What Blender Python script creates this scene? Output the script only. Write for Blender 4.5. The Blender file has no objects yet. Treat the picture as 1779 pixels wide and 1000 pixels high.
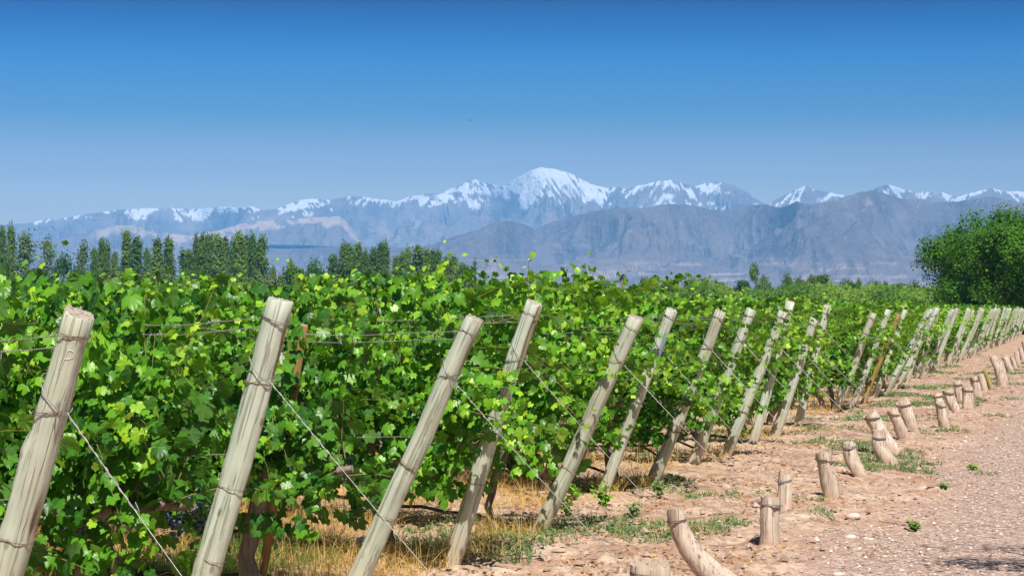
import bpy, math, random
import numpy as np
from mathutils import Vector, Matrix, Quaternion, noise as mnoise

C = bpy.context.scene.collection
SC = bpy.context.scene
F = 3500.0            # focal length in photo pixels (photo 1779 x 1000)
HZ = 535.0            # row of the true horizon
HC = 1.62             # eye height

# ------------------------------------------------------------------ camera
cam_d = bpy.data.cameras.new('camera')
cam = bpy.data.objects.new('camera', cam_d)
C.objects.link(cam)
cam_d.sensor_width = 36.0
cam_d.lens = 36.0 * F / 1779.0
cam_d.clip_start = 0.1
cam_d.clip_end = 40000
cam.location = (0, 0, HC)
cam.rotation_euler = (math.radians(90) + math.atan((HZ - 500) / F), 0, 0)
SC.camera = cam

# ------------------------------------------------------------------ light
SUN_DIR = Vector((0.26, -1.10, 1.60)).normalized()
SUN_EL = math.asin(SUN_DIR.z)
sun_d = bpy.data.lights.new('sun', 'SUN')
sun_d.energy = 4.9
sun_d.angle = math.radians(0.5)
sun_d.color = (1.0, 0.955, 0.90)
sun = bpy.data.objects.new('sun', sun_d)
C.objects.link(sun)
sun.rotation_euler = (-SUN_DIR).to_track_quat('-Z', 'Y').to_euler()

W = bpy.data.worlds.new('World')
SC.world = W
W.use_nodes = True
wn, wl = W.node_tree.nodes, W.node_tree.links
wn.clear()
wo = wn.new('ShaderNodeOutputWorld')
bg = wn.new('ShaderNodeBackground')
bg.inputs['Strength'].default_value = 0.06
sky = wn.new('ShaderNodeTexSky')
sky.sky_type = 'NISHITA'
sky.sun_disc = False
sky.sun_elevation = SUN_EL
sky.sun_rotation = math.atan2(SUN_DIR.x, SUN_DIR.y)
sky.altitude = 900
sky.air_density = 1.0
sky.dust_density = 0.2
sky.ozone_density = 3.0
tc = wn.new('ShaderNodeTexCoord')
sx = wn.new('ShaderNodeSeparateXYZ')
wl.new(tc.outputs['Generated'], sx.inputs[0])
rmp = wn.new('ShaderNodeValToRGB')           # polarised sky: deepens quickly above the horizon
rmp.color_ramp.interpolation = 'LINEAR'
SKY_STOPS = [(0.0, (1.85, 1.36, 1.0)), (0.058, (1.80, 1.28, .95)), (0.073, (1.32, 1.0, .92)), (0.095, (.45, .64, .82)), (0.1235, (.12, .48, .94)),
             (0.140, (.01, .22, .66)), (0.153, (0.0, .02, .30)), (0.26, (.20, .40, .68)), (1.0, (.95, 1.0, 1.05))]
els = rmp.color_ramp.elements
while len(els) < len(SKY_STOPS):
    els.new(0.5)
for e, (p, c) in zip(els, SKY_STOPS):
    e.position = p
for e, (p, c) in zip(els, SKY_STOPS):
    e.color = (*c, 1)
mul = wn.new('ShaderNodeMix')
mul.data_type = 'RGBA'
mul.blend_type = 'MULTIPLY'
mul.inputs[0].default_value = 1.0
wl.new(sx.outputs[2], rmp.inputs[0])
wl.new(sky.outputs[0], mul.inputs[6])
wl.new(rmp.outputs[0], mul.inputs[7])
wl.new(mul.outputs[2], bg.inputs['Color'])
wl.new(bg.outputs[0], wo.inputs['Surface'])

SC.view_settings.view_transform = 'Standard'
SC.view_settings.look = 'None'
SC.view_settings.exposure = 0.58
SC.view_settings.gamma = 1.0
SC.cycles.max_bounces = 6
SC.cycles.diffuse_bounces = 2
SC.cycles.glossy_bounces = 2
SC.cycles.transmission_bounces = 4
SC.cycles.transparent_max_bounces = 4
SC.cycles.volume_bounces = 0
SC.cycles.use_denoising = True

# ------------------------------------------------------------------ helpers
def gpt(px, py):
    """ground point seen at a photo pixel"""
    d = F * HC / (py - HZ)
    return Vector(((px - 890) / F * d, d, 0))

def mesh_np(name, verts, faces, smooth=True, attrs=None, mats=(), midx=None):
    """faces: list of (m,k) int arrays, or one array"""
    me = bpy.data.meshes.new(name)
    verts = np.asarray(verts, dtype=np.float32)
    if isinstance(faces, np.ndarray):
        faces = [faces]
    faces = [np.asarray(f, dtype=np.int32) for f in faces if len(f)]
    nl = sum(f.size for f in faces)
    nf = sum(len(f) for f in faces)
    me.vertices.add(len(verts))
    me.vertices.foreach_set('co', verts.ravel())
    me.loops.add(nl)
    me.loops.foreach_set('vertex_index', np.concatenate([f.ravel() for f in faces]))
    me.polygons.add(nf)
    tot = np.concatenate([np.full(len(f), f.shape[1], np.int32) for f in faces])
    st = np.concatenate([[0], np.cumsum(tot)[:-1]]).astype(np.int32)
    me.polygons.foreach_set('loop_start', st)
    me.polygons.foreach_set('loop_total', tot)
    if midx is not None:
        me.polygons.foreach_set('material_index', np.asarray(midx, np.int32))
    me.polygons.foreach_set('use_smooth', np.full(nf, smooth, bool))
    me.update(calc_edges=True)
    me.validate()
    for k, v in (attrs or {}).items():
        a = me.attributes.new(k, 'FLOAT', 'POINT')
        a.data.foreach_set('value', np.asarray(v, np.float32).ravel())
    for m in mats:
        me.materials.append(m)
    return me

def link(name, me, parent=None, loc=None):
    o = bpy.data.objects.new(name, me)
    C.objects.link(o)
    if parent is not None:
        o.parent = parent
    if loc is not None:
        o.location = loc
    return o

def tag(o, label=None, cat=None, group=None, kind=None):
    if label: o['label'] = label
    if cat: o['category'] = cat
    if group: o['group'] = group
    if kind: o['kind'] = kind
    return o

def copy_tree(o, parent=None):
    c = o.copy()
    C.objects.link(c)
    c.parent = parent
    for ch in o.children:
        copy_tree(ch, c)
    return c

ORD = ['first', 'second', 'third', 'fourth', 'fifth', 'sixth', 'seventh', 'eighth', 'ninth', 'tenth', 'eleventh',
       'twelfth', 'thirteenth', 'fourteenth', 'fifteenth', 'sixteenth', 'seventeenth', 'eighteenth', 'nineteenth',
       'twentieth']
def ordn(i):
    if i < 20: return ORD[i]
    n = i + 1
    t, u = divmod(n, 10)
    tens = ['', '', 'twenty', 'thirty', 'forty', 'fifty', 'sixty'][t]
    return tens + ('-' + ORD[u - 1] if u else '')
def ordw(i):
    s = ordn(i)
    return {'twenty': 'twentieth', 'thirty': 'thirtieth', 'forty': 'fortieth', 'fifty': 'fiftieth', 'sixty': 'sixtieth'}.get(s, s)

class MB:
    """collects tubes and loose geometry into one mesh"""
    def __init__(self):
        self.v, self.q, self.t, self.n = [], [], [], 0
        self.qm, self.tm = [], []
    def add(self, v, q=(), t=(), m=0):
        v = np.asarray(v, float)
        if len(q):
            q = np.asarray(q) + self.n; self.q.append(q); self.qm.append(np.full(len(q), m))
        if len(t):
            t = np.asarray(t) + self.n; self.t.append(t); self.tm.append(np.full(len(t), m))
        self.v.append(v); self.n += len(v)
    def tube(self, pts, rad, sides=8, m=0, cap=True, cap_m=None, wob=0.0, seed=0, closed=False):
        pts = np.asarray(pts, float)
        k = len(pts)
        rad = np.full(k, rad, float) if np.isscalar(rad) else np.asarray(rad, float)
        tan = np.gradient(pts, axis=0)
        if closed:
            tan = np.roll(pts, -1, 0) - np.roll(pts, 1, 0)
        tan /= np.linalg.norm(tan, axis=1)[:, None] + 1e-12
        ref = np.array([1.0, 0, 0]) if abs(tan[0][0]) < 0.8 else np.array([0, 1.0, 0])
        ns = []
        for t in tan:
            nrm = ref - t * ref.dot(t)
            nrm /= np.linalg.norm(nrm) + 1e-12
            ns.append(nrm); ref = nrm
        ns = np.array(ns); bs = np.cross(tan, ns)
        a = np.linspace(0, 2 * np.pi, sides, endpoint=False)
        R = rad[:, None] * np.ones(sides)
        if wob:
            rg = np.random.default_rng(seed)
            ph = rg.uniform(0, 6.28, 6)
            z = np.linspace(0, 1, k)[:, None] * k * 0.25
            R = R * (1 + wob * (np.sin(2 * a + ph[0] + z) * .5 + np.sin(3 * a + ph[1] - z * .7) * .35 + np.sin(5 * a + ph[2] + z * .4) * .25)
                     + wob * .5 * rg.normal(0, .5, (k, sides)))
        v = pts[:, None, :] + R[..., None] * (np.cos(a)[None, :, None] * ns[:, None, :] + np.sin(a)[None, :, None] * bs[:, None, :])
        v = v.reshape(-1, 3)
        i = np.arange(k if closed else k - 1)[:, None] * sides
        j = np.arange(sides)[None, :]
        j2 = (j + 1) % sides
        i2 = (i + sides) % (k * sides)
        q = np.stack([i + j, i + j2, i2 + j2, i2 + j], -1).reshape(-1, 4)
        self.add(v, q, m=m)
        if cap and not closed:
            cm = m if cap_m is None else cap_m
            for e, row in ((0, 0), (1, k - 1)):
                base = v[row * sides:(row + 1) * sides]
                c = base.mean(0)
                vv = np.vstack([base, c[None]])
                jj = np.arange(sides)
                tri = np.stack([jj, (jj + 1) % sides, np.full(sides, sides)], 1)
                if e == 0: tri = tri[:, ::-1]
                self.add(vv, t=tri, m=cm)
    def mesh(self, name, mats, smooth=True, attrs=None):
        fs, mi = [], []
        if self.q: fs.append(np.concatenate(self.q)); mi.append(np.concatenate(self.qm))
        if self.t: fs.append(np.concatenate(self.t)); mi.append(np.concatenate(self.tm))
        return mesh_np(name, np.concatenate(self.v), fs, smooth, attrs, mats, np.concatenate(mi))

def vnoise(x, y, seed=0):
    """smooth 2-D value noise in -1..1"""
    xi = np.floor(x).astype(np.int64); yi = np.floor(y).astype(np.int64)
    fx = x - xi; fy = y - yi
    fx = fx * fx * fx * (fx * (fx * 6 - 15) + 10); fy = fy * fy * fy * (fy * (fy * 6 - 15) + 10)
    def h(a, b):
        n = (a * 374761393 + b * 668265263 + seed * 1442695041) & 0xFFFFFFFF
        n = ((n ^ (n >> 13)) * 1274126177) & 0xFFFFFFFF
        n = ((n ^ (n >> 16)) * 2246822519) & 0xFFFFFFFF
        return ((n ^ (n >> 15)) & 0xFFFFFF) / 0x7FFFFF - 1.0
    a, b, c, d = h(xi, yi), h(xi + 1, yi), h(xi, yi + 1), h(xi + 1, yi + 1)
    return (a * (1 - fx) + b * fx) * (1 - fy) + (c * (1 - fx) + d * fx) * fy
def fbm(x, y, seed=0, oct=4, gain=.5):
    s, a, f = 0, 1.0, 1.0
    for k in range(oct):
        s = s + a * vnoise(x * f + k * 17.3, y * f - k * 9.1, seed + k); a *= gain; f *= 2.03
    return s
def ridged(x, y, seed=0, oct=4, gain=.5):
    s, a, f = 0, 1.0, 1.0
    for k in range(oct):
        s = s + a * (1 - np.abs(vnoise(x * f + k * 31.7, y * f + k * 5.9, seed + k)) * 2); a *= gain; f *= 2.1
    return s
def sstep(a, b, x):
    t = np.clip((x - a) / (b - a), 0, 1)
    return t * t * (3 - 2 * t)

# ------------------------------------------------------------------ materials
def new_mat(name):
    m = bpy.data.materials.new(name)
    m.use_nodes = True
    n, l = m.node_tree.nodes, m.node_tree.links
    p = n['Principled BSDF']
    return m, n, l, p
def ramp(n, stops, interp='LINEAR'):
    r = n.new('ShaderNodeValToRGB')
    r.color_ramp.interpolation = interp
    e = r.color_ramp.elements
    while len(e) < len(stops): e.new(.5)
    for q, (pos, c) in zip(e, stops): q.position = pos
    for q, (pos, c) in zip(e, stops): q.color = (*c, 1) if len(c) == 3 else c
    return r
def mixc(n, l, fac, a, b, blend='MIX'):
    m = n.new('ShaderNodeMix'); m.data_type = 'RGBA'; m.blend_type = blend
    for i, s in ((0, fac), (6, a), (7, b)):
        if hasattr(s, 'is_linked'): l.new(s, m.inputs[i])
        elif isinstance(s, tuple): m.inputs[i].default_value = (*s, 1)
        else: m.inputs[i].default_value = s
    return m.outputs[2]
def math_n(n, l, op, a, b=None, c=None):
    m = n.new('ShaderNodeMath'); m.operation = op
    for i, s in enumerate((a, b, c)):
        if s is None: continue
        if hasattr(s, 'is_linked'): l.new(s, m.inputs[i])
        else: m.inputs[i].default_value = s
    return m.outputs[0]
def attr(n, name):
    a = n.new('ShaderNodeAttribute'); a.attribute_name = name
    return a.outputs['Fac']
def noise_t(n, l, vec, scale, detail=4, rough=.55, dist=0.0):
    t = n.new('ShaderNodeTexNoise')
    t.inputs['Scale'].default_value = scale; t.inputs['Detail'].default_value = detail
    t.inputs['Roughness'].default_value = rough; t.inputs['Distortion'].default_value = dist
    if vec is not None: l.new(vec, t.inputs['Vector'])
    return t.outputs['Fac']
def mapping(n, l, vec, scale, loc=(0, 0, 0)):
    m = n.new('ShaderNodeMapping')
    m.inputs['Scale'].default_value = scale
    if isinstance(loc, tuple): m.inputs['Location'].default_value = loc
    else: l.new(loc, m.inputs['Location'])
    l.new(vec, m.inputs['Vector'])
    return m.outputs[0]
def bump(n, l, h, strength, dist, p):
    b = n.new('ShaderNodeBump')
    b.inputs['Strength'].default_value = strength; b.inputs['Distance'].default_value = dist
    l.new(h, b.inputs['Height']); l.new(b.outputs[0], p.inputs['Normal'])

def leaf_mat(name, dark, mid, young, trans=.35, rough=.36, under=(.15, .26, .09), vein_c=(.26, .40, .10), obj_var=.3, spec=.32):
    m, n, l, p = new_mat(name)
    t = attr(n, 'tint')
    oi = n.new('ShaderNodeObjectInfo')
    tv = math_n(n, l, 'ADD', t, math_n(n, l, 'MULTIPLY', math_n(n, l, 'SUBTRACT', oi.outputs['Random'], .5), obj_var))
    r = ramp(n, [(0.0, dark), (0.5, mid), (1.0, young)])
    l.new(tv, r.inputs[0])
    col = r.outputs[0]
    v = math_n(n, l, 'POWER', attr(n, 'vein'), 7.0)
    col = mixc(n, l, math_n(n, l, 'MULTIPLY', v, .32), col, vein_c)
    geo = n.new('ShaderNodeNewGeometry')
    colu = mixc(n, l, math_n(n, l, 'MULTIPLY', geo.outputs['Backfacing'], .28), col, under)
    l.new(colu, p.inputs['Base Color'])
    p.inputs['Roughness'].default_value = rough
    p.inputs['Specular IOR Level'].default_value = spec
    tr = n.new('ShaderNodeBsdfTranslucent')
    tcol = mixc(n, l, 1.0, col, (1.7, 1.9, .7), 'MULTIPLY')
    l.new(tcol, tr.inputs['Color'])
    mx = n.new('ShaderNodeMixShader'); mx.inputs[0].default_value = trans
    l.new(p.outputs[0], mx.inputs[1]); l.new(tr.outputs[0], mx.inputs[2])
    l.new(mx.outputs[0], n['Material Output'].inputs['Surface'])
    return m

M = {}
M['leaf'] = leaf_mat('vine_leaf', (.026, .115, .012), (.125, .33, .014), (.36, .56, .03), trans=.26)
M['leaf_far'] = leaf_mat('vine_leaf_far', (.028, .115, .012), (.135, .325, .014), (.35, .53, .03), trans=.26, spec=.2)
M['poplar'] = leaf_mat('poplar_leaf', (.045, .105, .018), (.105, .19, .025), (.20, .28, .045), trans=.2, rough=.6, obj_var=.5, spec=.08)
M['poplar_pale'] = leaf_mat('pale_poplar_leaf', (.05, .095, .035), (.10, .16, .06), (.17, .22, .09), trans=.2, rough=.6, obj_var=.4, spec=.08)
M['bush'] = leaf_mat('bush_leaf', (.03, .085, .012), (.07, .15, .017), (.15, .24, .03), trans=.25, rough=.6, obj_var=.5, spec=.08)
M['olive'] = leaf_mat('olive_leaf', (.06, .10, .035), (.115, .16, .055), (.19, .23, .08), trans=.2, rough=.6, obj_var=.5, spec=.08)
M['yellow_bush'] = leaf_mat('yellow_bush_leaf', (.11, .16, .02), (.20, .25, .025), (.32, .33, .04), trans=.3, rough=.6, spec=.08)
M['pepper'] = leaf_mat('pepper_leaf', (.034, .105, .012), (.09, .215, .018), (.19, .34, .04), trans=.3, rough=.55, spec=.08)
M['weed'] = leaf_mat('weed_leaf', (.10, .16, .085), (.16, .24, .08), (.32, .36, .10), trans=.25, rough=.6)
M['grassblade'] = leaf_mat('grass_blade', (.06, .15, .03), (.12, .25, .04), (.3, .36, .08), trans=.3, rough=.5)
M['straw'] = leaf_mat('straw_blade', (.38, .20, .06), (.66, .42, .14), (.84, .63, .29), trans=.25, rough=.55, under=(.6, .4, .18))
M['litter'] = leaf_mat('dead_leaf', (.24, .11, .05), (.42, .19, .08), (.56, .40, .22), trans=.15, rough=.7, under=(.4, .25, .15))

def wood_mat(name, a, b, stain, crack, dust, dust_h, green=None, knots=True):
    m, n, l, p = new_mat(name)
    tcn = n.new('ShaderNodeTexCoord'); o = tcn.outputs['Object']
    oi = n.new('ShaderNodeObjectInfo')
    cx = n.new('ShaderNodeCombineXYZ')
    for i in range(3): l.new(math_n(n, l, 'MULTIPLY', oi.outputs['Random'], 37.0 + i * 11), cx.inputs[i])
    off = n.new('ShaderNodeVectorMath'); off.operation = 'ADD'
    l.new(o, off.inputs[0]); l.new(cx.outputs[0], off.inputs[1])
    V = off.outputs[0]
    streak = noise_t(n, l, mapping(n, l, V, (26, 26, 1.3)), 1.0, 5, .6, .4)
    r = ramp(n, [(.3, a), (.72, b)])
    l.new(streak, r.inputs[0])
    col = r.outputs[0]
    big = noise_t(n, l, mapping(n, l, V, (5, 5, 1.6)), 1.0, 3, .5)
    rs = ramp(n, [(.52, (0, 0, 0)), (.70, (1, 1, 1))]); l.new(big, rs.inputs[0])
    col = mixc(n, l, math_n(n, l, 'MULTIPLY', rs.outputs[0], .65), col, stain)
    if green:
        g2 = noise_t(n, l, mapping(n, l, V, (3, 3, .9), (4, 2, 7)), 1.0, 3, .5)
        rg = ramp(n, [(.45, (0, 0, 0)), (.65, (1, 1, 1))]); l.new(g2, rg.inputs[0])
        col = mixc(n, l, math_n(n, l, 'MULTIPLY', rg.outputs[0], .6), col, green)
    fine = noise_t(n, l, mapping(n, l, V, (70, 70, 2.2), (1, 5, 3)), 1.0, 2, .5, .6)
    rc = ramp(n, [(.58, (0, 0, 0)), (.66, (1, 1, 1))]); l.new(fine, rc.inputs[0])
    col = mixc(n, l, math_n(n, l, 'MULTIPLY', rc.outputs[0], .62), col, crack)
    if knots:
        vo = n.new('ShaderNodeTexVoronoi'); vo.inputs['Scale'].default_value = 1.0
        l.new(mapping(n, l, V, (9, 9, 4.5)), vo.inputs['Vector'])
        rk = ramp(n, [(.07, (1, 1, 1)), (.12, (0, 0, 0))]); l.new(vo.outputs['Distance'], rk.inputs[0])
        col = mixc(n, l, math_n(n, l, 'MULTIPLY', rk.outputs[0], .8), col, crack)
    if name == 'treated_post_wood':
        col = mixc(n, l, math_n(n, l, 'MULTIPLY', attr(n, 'heart'), .85), col, (.20, .115, .055))
    # soil splashed onto the foot of the wood
    sz = n.new('ShaderNodeSeparateXYZ'); l.new(o, sz.inputs[0])
    h = math_n(n, l, 'ADD', sz.outputs[2], math_n(n, l, 'MULTIPLY', math_n(n, l, 'SUBTRACT', big, .5), .35))
    rd = ramp(n, [(0.0, (1, 1, 1)), (1.0, (0, 0, 0))]); l.new(math_n(n, l, 'DIVIDE', h, dust_h), rd.inputs[0])
    col = mixc(n, l, math_n(n, l, 'MULTIPLY', rd.outputs[0], .85), col, dust)
    # a tone of its own for every piece
    col = mixc(n, l, math_n(n, l, 'MULTIPLY', math_n(n, l, 'FRACT', math_n(n, l, 'MULTIPLY', oi.outputs['Random'], 7.3)), .42), col, stain)
    l.new(col, p.inputs['Base Color'])
    p.inputs['Roughness'].default_value = .85
    p.inputs['Specular IOR Level'].default_value = .25
    hb = math_n(n, l, 'ADD', streak, math_n(n, l, 'MULTIPLY', rc.outputs[0], -.6))
    bump(n, l, hb, .8, .007, p)
    return m
M['post'] = wood_mat('treated_post_wood', (.36, .41, .31), (.69, .745, .61), (.38, .335, .21), (.21, .18, .125), (.56, .41, .30), .40, green=(.56, .62, .47))
M['post_end'] = wood_mat('sawn_post_end', (.30, .25, .20), (.56, .49, .40), (.24, .18, .13), (.09, .07, .05), (.4, .3, .2), .01, knots=False)
M['post_brown'] = wood_mat('brown_post_wood', (.30, .19, .06), (.46, .31, .11), (.24, .13, .05), (.13, .08, .05), (.45, .31, .2), .3)
M['stake'] = wood_mat('bare_stake_wood', (.38, .285, .215), (.80, .67, .54), (.42, .32, .23), (.12, .085, .06), (.50, .34, .25), .14)
M['stake_end'] = wood_mat('split_stake_end', (.36, .27, .19), (.56, .45, .34), (.3, .2, .12), (.12, .09, .06), (.5, .35, .25), .01, knots=False)
M['stake_green'] = wood_mat('green_stake_wood', (.28, .25, .06), (.42, .38, .12), (.24, .17, .06), (.12, .1, .05), (.45, .32, .2), .12)
M['bark'] = wood_mat('vine_bark', (.13, .105, .085), (.42, .345, .285), (.17, .135, .11), (.05, .035, .03), (.42, .30, .22), .18, knots=False)
M['cane'] = wood_mat('vine_cane', (.12, .15, .04), (.20, .22, .07), (.27, .14, .06), (.15, .1, .05), (.3, .25, .1), .05, knots=False)

def simple_mat(name, col, rough, metal=0, noise_s=0, col2=None):
    m, n, l, p = new_mat(name)
    p.inputs['Roughness'].default_value = rough; p.inputs['Metallic'].default_value = metal
    if noise_s:
        tcn = n.new('ShaderNodeTexCoord')
        f = noise_t(n, l, tcn.outputs['Object'], noise_s, 3)
        r = ramp(n, [(.35, col), (.65, col2)]); l.new(f, r.inputs[0]); l.new(r.outputs[0], p.inputs['Base Color'])
    else:
        p.inputs['Base Color'].default_value = (*col, 1)
    return m
M['wire'] = simple_mat('galvanised_wire', (.40, .385, .36), .5, .35, 40, (.26, .235, .20))
M['rust'] = simple_mat('rusty_wire', (.13, .085, .06), .7, .3, 60, (.28, .2, .15))
M['hose'] = simple_mat('black_hose', (.012, .012, .014), .38, 0, 30, (.05, .045, .045))
M['grape'] = simple_mat('grape_skin', (.022, .026, .075), .45, 0, 60, (.10, .13, .24))
M['grape_green'] = simple_mat('unripe_grape', (.16, .22, .06), .4, 0, 60, (.22, .28, .1))
M['chalk'] = simple_mat('chalk', (.86, .88, .80), .9, 0, 90, (.62, .64, .54))
M['stone'] = simple_mat('pale_stone', (.48, .38, .31), .85, 0, 14, (.62, .52, .45))
M['bird'] = simple_mat('bird_feathers', (.03, .03, .035), .7, 0, 20, (.06, .06, .07))
M['paper'] = simple_mat('pale_tag', (.72, .66, .55), .8, 0, 20, (.62, .50, .36))

# ------------------------------------------------------------------ row layout
U = Vector((-.9, .436, 0)).normalized()      # along a vine row, away from the track
O = -U
PX_POSTS = [  # top of post, base of post (photo pixels)
    ((137, 543), (-77, 1339)), ((488, 520), (301, 1185)), ((826, 552), (597, 1063)), ((930, 526), (778, 992)),
    ((1107, 550), (935, 932)), ((1168, 537), (1045, 866)), ((1252, 540), (1128, 850)), ((1306, 537), (1202, 815)),
    ((1362, 542), (1260, 798)), ((1374, 524), (1306, 775)), ((1416, 553), (1345, 760)), ((1438, 530), (1385, 747)),
    ((1518, 544), (1450, 717)), ((1545, 538), (1478, 712)), ((1562, 546), (1498, 704)), ((1573, 538), (1518, 693)),
    ((1614, 541), (1539, 686)), ((1630, 535), (1555, 678))]
rng = random.Random(11)
ROWS = []
for (tp, bp) in PX_POSTS:
    b = gpt(*bp)
    # top: where the pixel's ray meets the upright plane through the base along the row
    a = Vector(((tp[0] - 890) / F, 1, (HZ - tp[1]) / F))
    # b + s*O + (0,0,h) = cam + k*a  -> solve x,y for s,k
    det = O.x * (-a.y) - (-a.x) * O.y
    s = ((-b.x) * (-a.y) - (-a.x) * (-b.y)) / det
    k = (O.x * (-b.y) - O.y * (-b.x)) / det
    top = Vector((k * a.x, k * a.y, HC + k * a.z))
    ROWS.append([b, top])
d = 39.6
while d < 113:
    d += 1.91 + rng.uniform(-.22, .22)
    x = .287 * d - 3.985 + rng.uniform(-.12, .12)
    b = Vector((x, d, 0))
    top = b + O * rng.uniform(.45, .75) + Vector((0, 0, 1.6 + rng.uniform(-.06, .06)))
    ROWS.append([b, top])
NR = len(ROWS)

# ------------------------------------------------------------------ ground
az = np.concatenate([np.arange(-180, -26, 7.0), np.arange(-24, -16, .25), np.arange(-16, 16.01, .07), np.arange(16.25, 24.1, .25), np.arange(26, 180, 7.0)])
az = np.radians(az)
rr = [.6]
while rr[-1] < 11800:
    r_ = rr[-1]
    rr.append(r_ * (1.12 if r_ < 5.5 else 1.0055 if r_ < 34 else 1.014 if r_ < 130 else 1.08))
rr = np.array(rr[:-1] + [11800.0])
RR, AA = np.meshgrid(rr, az, indexing='ij')
GX, GY = RR * np.sin(AA), RR * np.cos(AA)
def track_v(x, y):      # distance out from the line of end posts, towards the track
    xb = .287 * y - 3.985
    return (x - xb) * .961
def gravel_mask(x, y):
    v = track_v(x, y)
    return sstep(-.35, .35, v - (2.15 + .012 * np.clip(y, 0, 60)) + .35 * fbm(x * .9, y * .9, 5, 3))
def row_phase(x, y):    # distance across the rows measured from the nearest row line
    nrm = (.436, .9)
    t = x * nrm[0] + y * nrm[1]
    t0 = np.array([r[0].x * nrm[0] + r[0].y * nrm[1] for r in ROWS])
    idx = np.clip(np.searchsorted(t0, t), 1, len(t0) - 1)
    return np.minimum(np.abs(t - t0[idx]), np.abs(t - t0[idx - 1]))
GRV = gravel_mask(GX, GY)
VV = track_v(GX, GY)
near = np.exp(-(RR / 70) ** 2)
rowd = row_phase(GX, GY)
inrow = sstep(.5, -.2, VV) * (RR < 130)
def ground_h(x, y):
    v = track_v(x, y)
    g = gravel_mask(x, y)
    rd = row_phase(x, y)
    ir = sstep(.6, -.2, v)
    rough = (1 - g * .75)
    h = .022 * fbm(x * 2.2, y * 2.2, 1, 3) * rough
    h = h + .020 * ridged(x * 6, y * 6, 9, 3) * rough + .008 * fbm(x * 17, y * 17, 12, 2) * rough
    h = h + .05 * np.exp(-(rd / .35) ** 2) * ir
    h = h + .035 * np.exp(-((v - .35) / .5) ** 2) * np.clip(.3 + fbm(x * 1.1, y * 1.1, 21, 2), 0, 1)
    h = h - .03 * g - .022 * g * (np.exp(-((v - 3.5) / .3) ** 2) + np.exp(-((v - 5.1) / .3) ** 2))
    return h
GZ = ground_h(GX, GY) * near
GZ = GZ + 40 * np.clip((RR - 2500) / 2500, 0, 1)
nr_, na_ = GX.shape
gv = np.stack([GX, GY, GZ], -1).reshape(-1, 3)
ii = np.arange(nr_ - 1)[:, None] * na_; jj = np.arange(na_)[None, :]; j2 = (jj + 1) % na_
gq = np.stack([ii + jj, ii + na_ + jj, ii + na_ + j2, ii + j2], -1).reshape(-1, 4)
gv = np.vstack([gv, [[0, 0, GZ[0].mean()]]])
jf = np.arange(na_)
gt = np.stack([np.full(na_, len(gv) - 1), jf, (jf + 1) % na_], 1)
gt = gt[:, [0, 2, 1]]
app = lambda a: np.append(a.ravel(), a.ravel()[0])

m, n, l, p = new_mat('ground_soil')
tcn = n.new('ShaderNodeTexCoord'); V = tcn.outputs['Object']
n1 = noise_t(n, l, V, 1.3, 6, .6)
n2 = noise_t(n, l, V, 14.0, 5, .65)
soil = ramp(n, [(.30, (.34, .20, .122)), (.48, (.50, .345, .24)), (.66, (.62, .475, .35))]); l.new(n1, soil.inputs[0])
fine = ramp(n, [(.38, (.48, .40, .34)), (.58, (1, 1, 1))]); l.new(n2, fine.inputs[0])
col = mixc(n, l, .75, soil.outputs[0], fine.outputs[0], 'MULTIPLY')
red = noise_t(n, l, mapping(n, l, V, (.9, 1.6, 1), (7, 3, 0)), 1.0, 5, .7)
rred = ramp(n, [(.54, (0, 0, 0)), (.66, (1, 1, 1))]); l.new(red, rred.inputs[0])
col = mixc(n, l, math_n(n, l, 'MULTIPLY', rred.outputs[0], .55), col, (.36, .165, .085))
sm = attr(n, 'under_row')
sr = ramp(n, [(.3, (.36, .24, .13)), (.7, (.60, .42, .22))]); l.new(n2, sr.inputs[0])
col = mixc(n, l, math_n(n, l, 'MULTIPLY', sm, .6), col, sr.outputs[0])
gm = attr(n, 'gravel')
vo = n.new('ShaderNodeTexVoronoi'); vo.inputs['Scale'].default_value = 34; l.new(V, vo.inputs['Vector'])
gcol = ramp(n, [(0, (.24, .15, .105)), (.35, (.42, .295, .23)), (.75, (.52, .385, .315)), (1, (.68, .57, .49))])
sxx = n.new('ShaderNodeSeparateColor'); l.new(vo.outputs['Color'], sxx.inputs[0]); l.new(sxx.outputs[0], gcol.inputs[0])
edge = ramp(n, [(.0, (1, 1, 1)), (.5, (1, 1, 1)), (.9, (.5, .45, .42))]); l.new(vo.outputs['Distance'], edge.inputs[0])
gc = mixc(n, l, 1.0, gcol.outputs[0], edge.outputs[0], 'MULTIPLY')
gc = mixc(n, l, math_n(n, l, 'MULTIPLY', n1, .35), gc, (.42, .26, .175))
col = mixc(n, l, gm, col, gc)
fm = attr(n, 'field')
fn = noise_t(n, l, V, .02, 4)
fr = ramp(n, [(.32, (.17, .18, .11)), (.5, (.25, .24, .17)), (.62, (.36, .32, .25)), (.70, (.60, .52, .43))]); l.new(noise_t(n, l, mapping(n, l, V, (.011, .0045, 0)), 1.0, 6, .65), fr.inputs[0])
col = mixc(n, l, fm, col, fr.outputs[0])
l.new(col, p.inputs['Base Color'])
p.inputs['Roughness'].default_value = .95
p.inputs['Specular IOR Level'].default_value = .15
hb = math_n(n, l, 'ADD', math_n(n, l, 'MULTIPLY', n2, .7), math_n(n, l, 'MULTIPLY', math_n(n, l, 'MULTIPLY', vo.outputs['Distance'], gm), -.6))
bump(n, l, hb, .9, .03, p)
g_me = mesh_np('ground', gv, [gq, gt], True, {
    'gravel': app(GRV * (RR < 200)), 'under_row': app(np.exp(-(rowd / .55) ** 2) * inrow), 'field': app(sstep(115, 150, RR))}, [m])
tag(link('ground', g_me), 'pale reddish soil and pinkish gravel track', None, None, 'structure')

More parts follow.
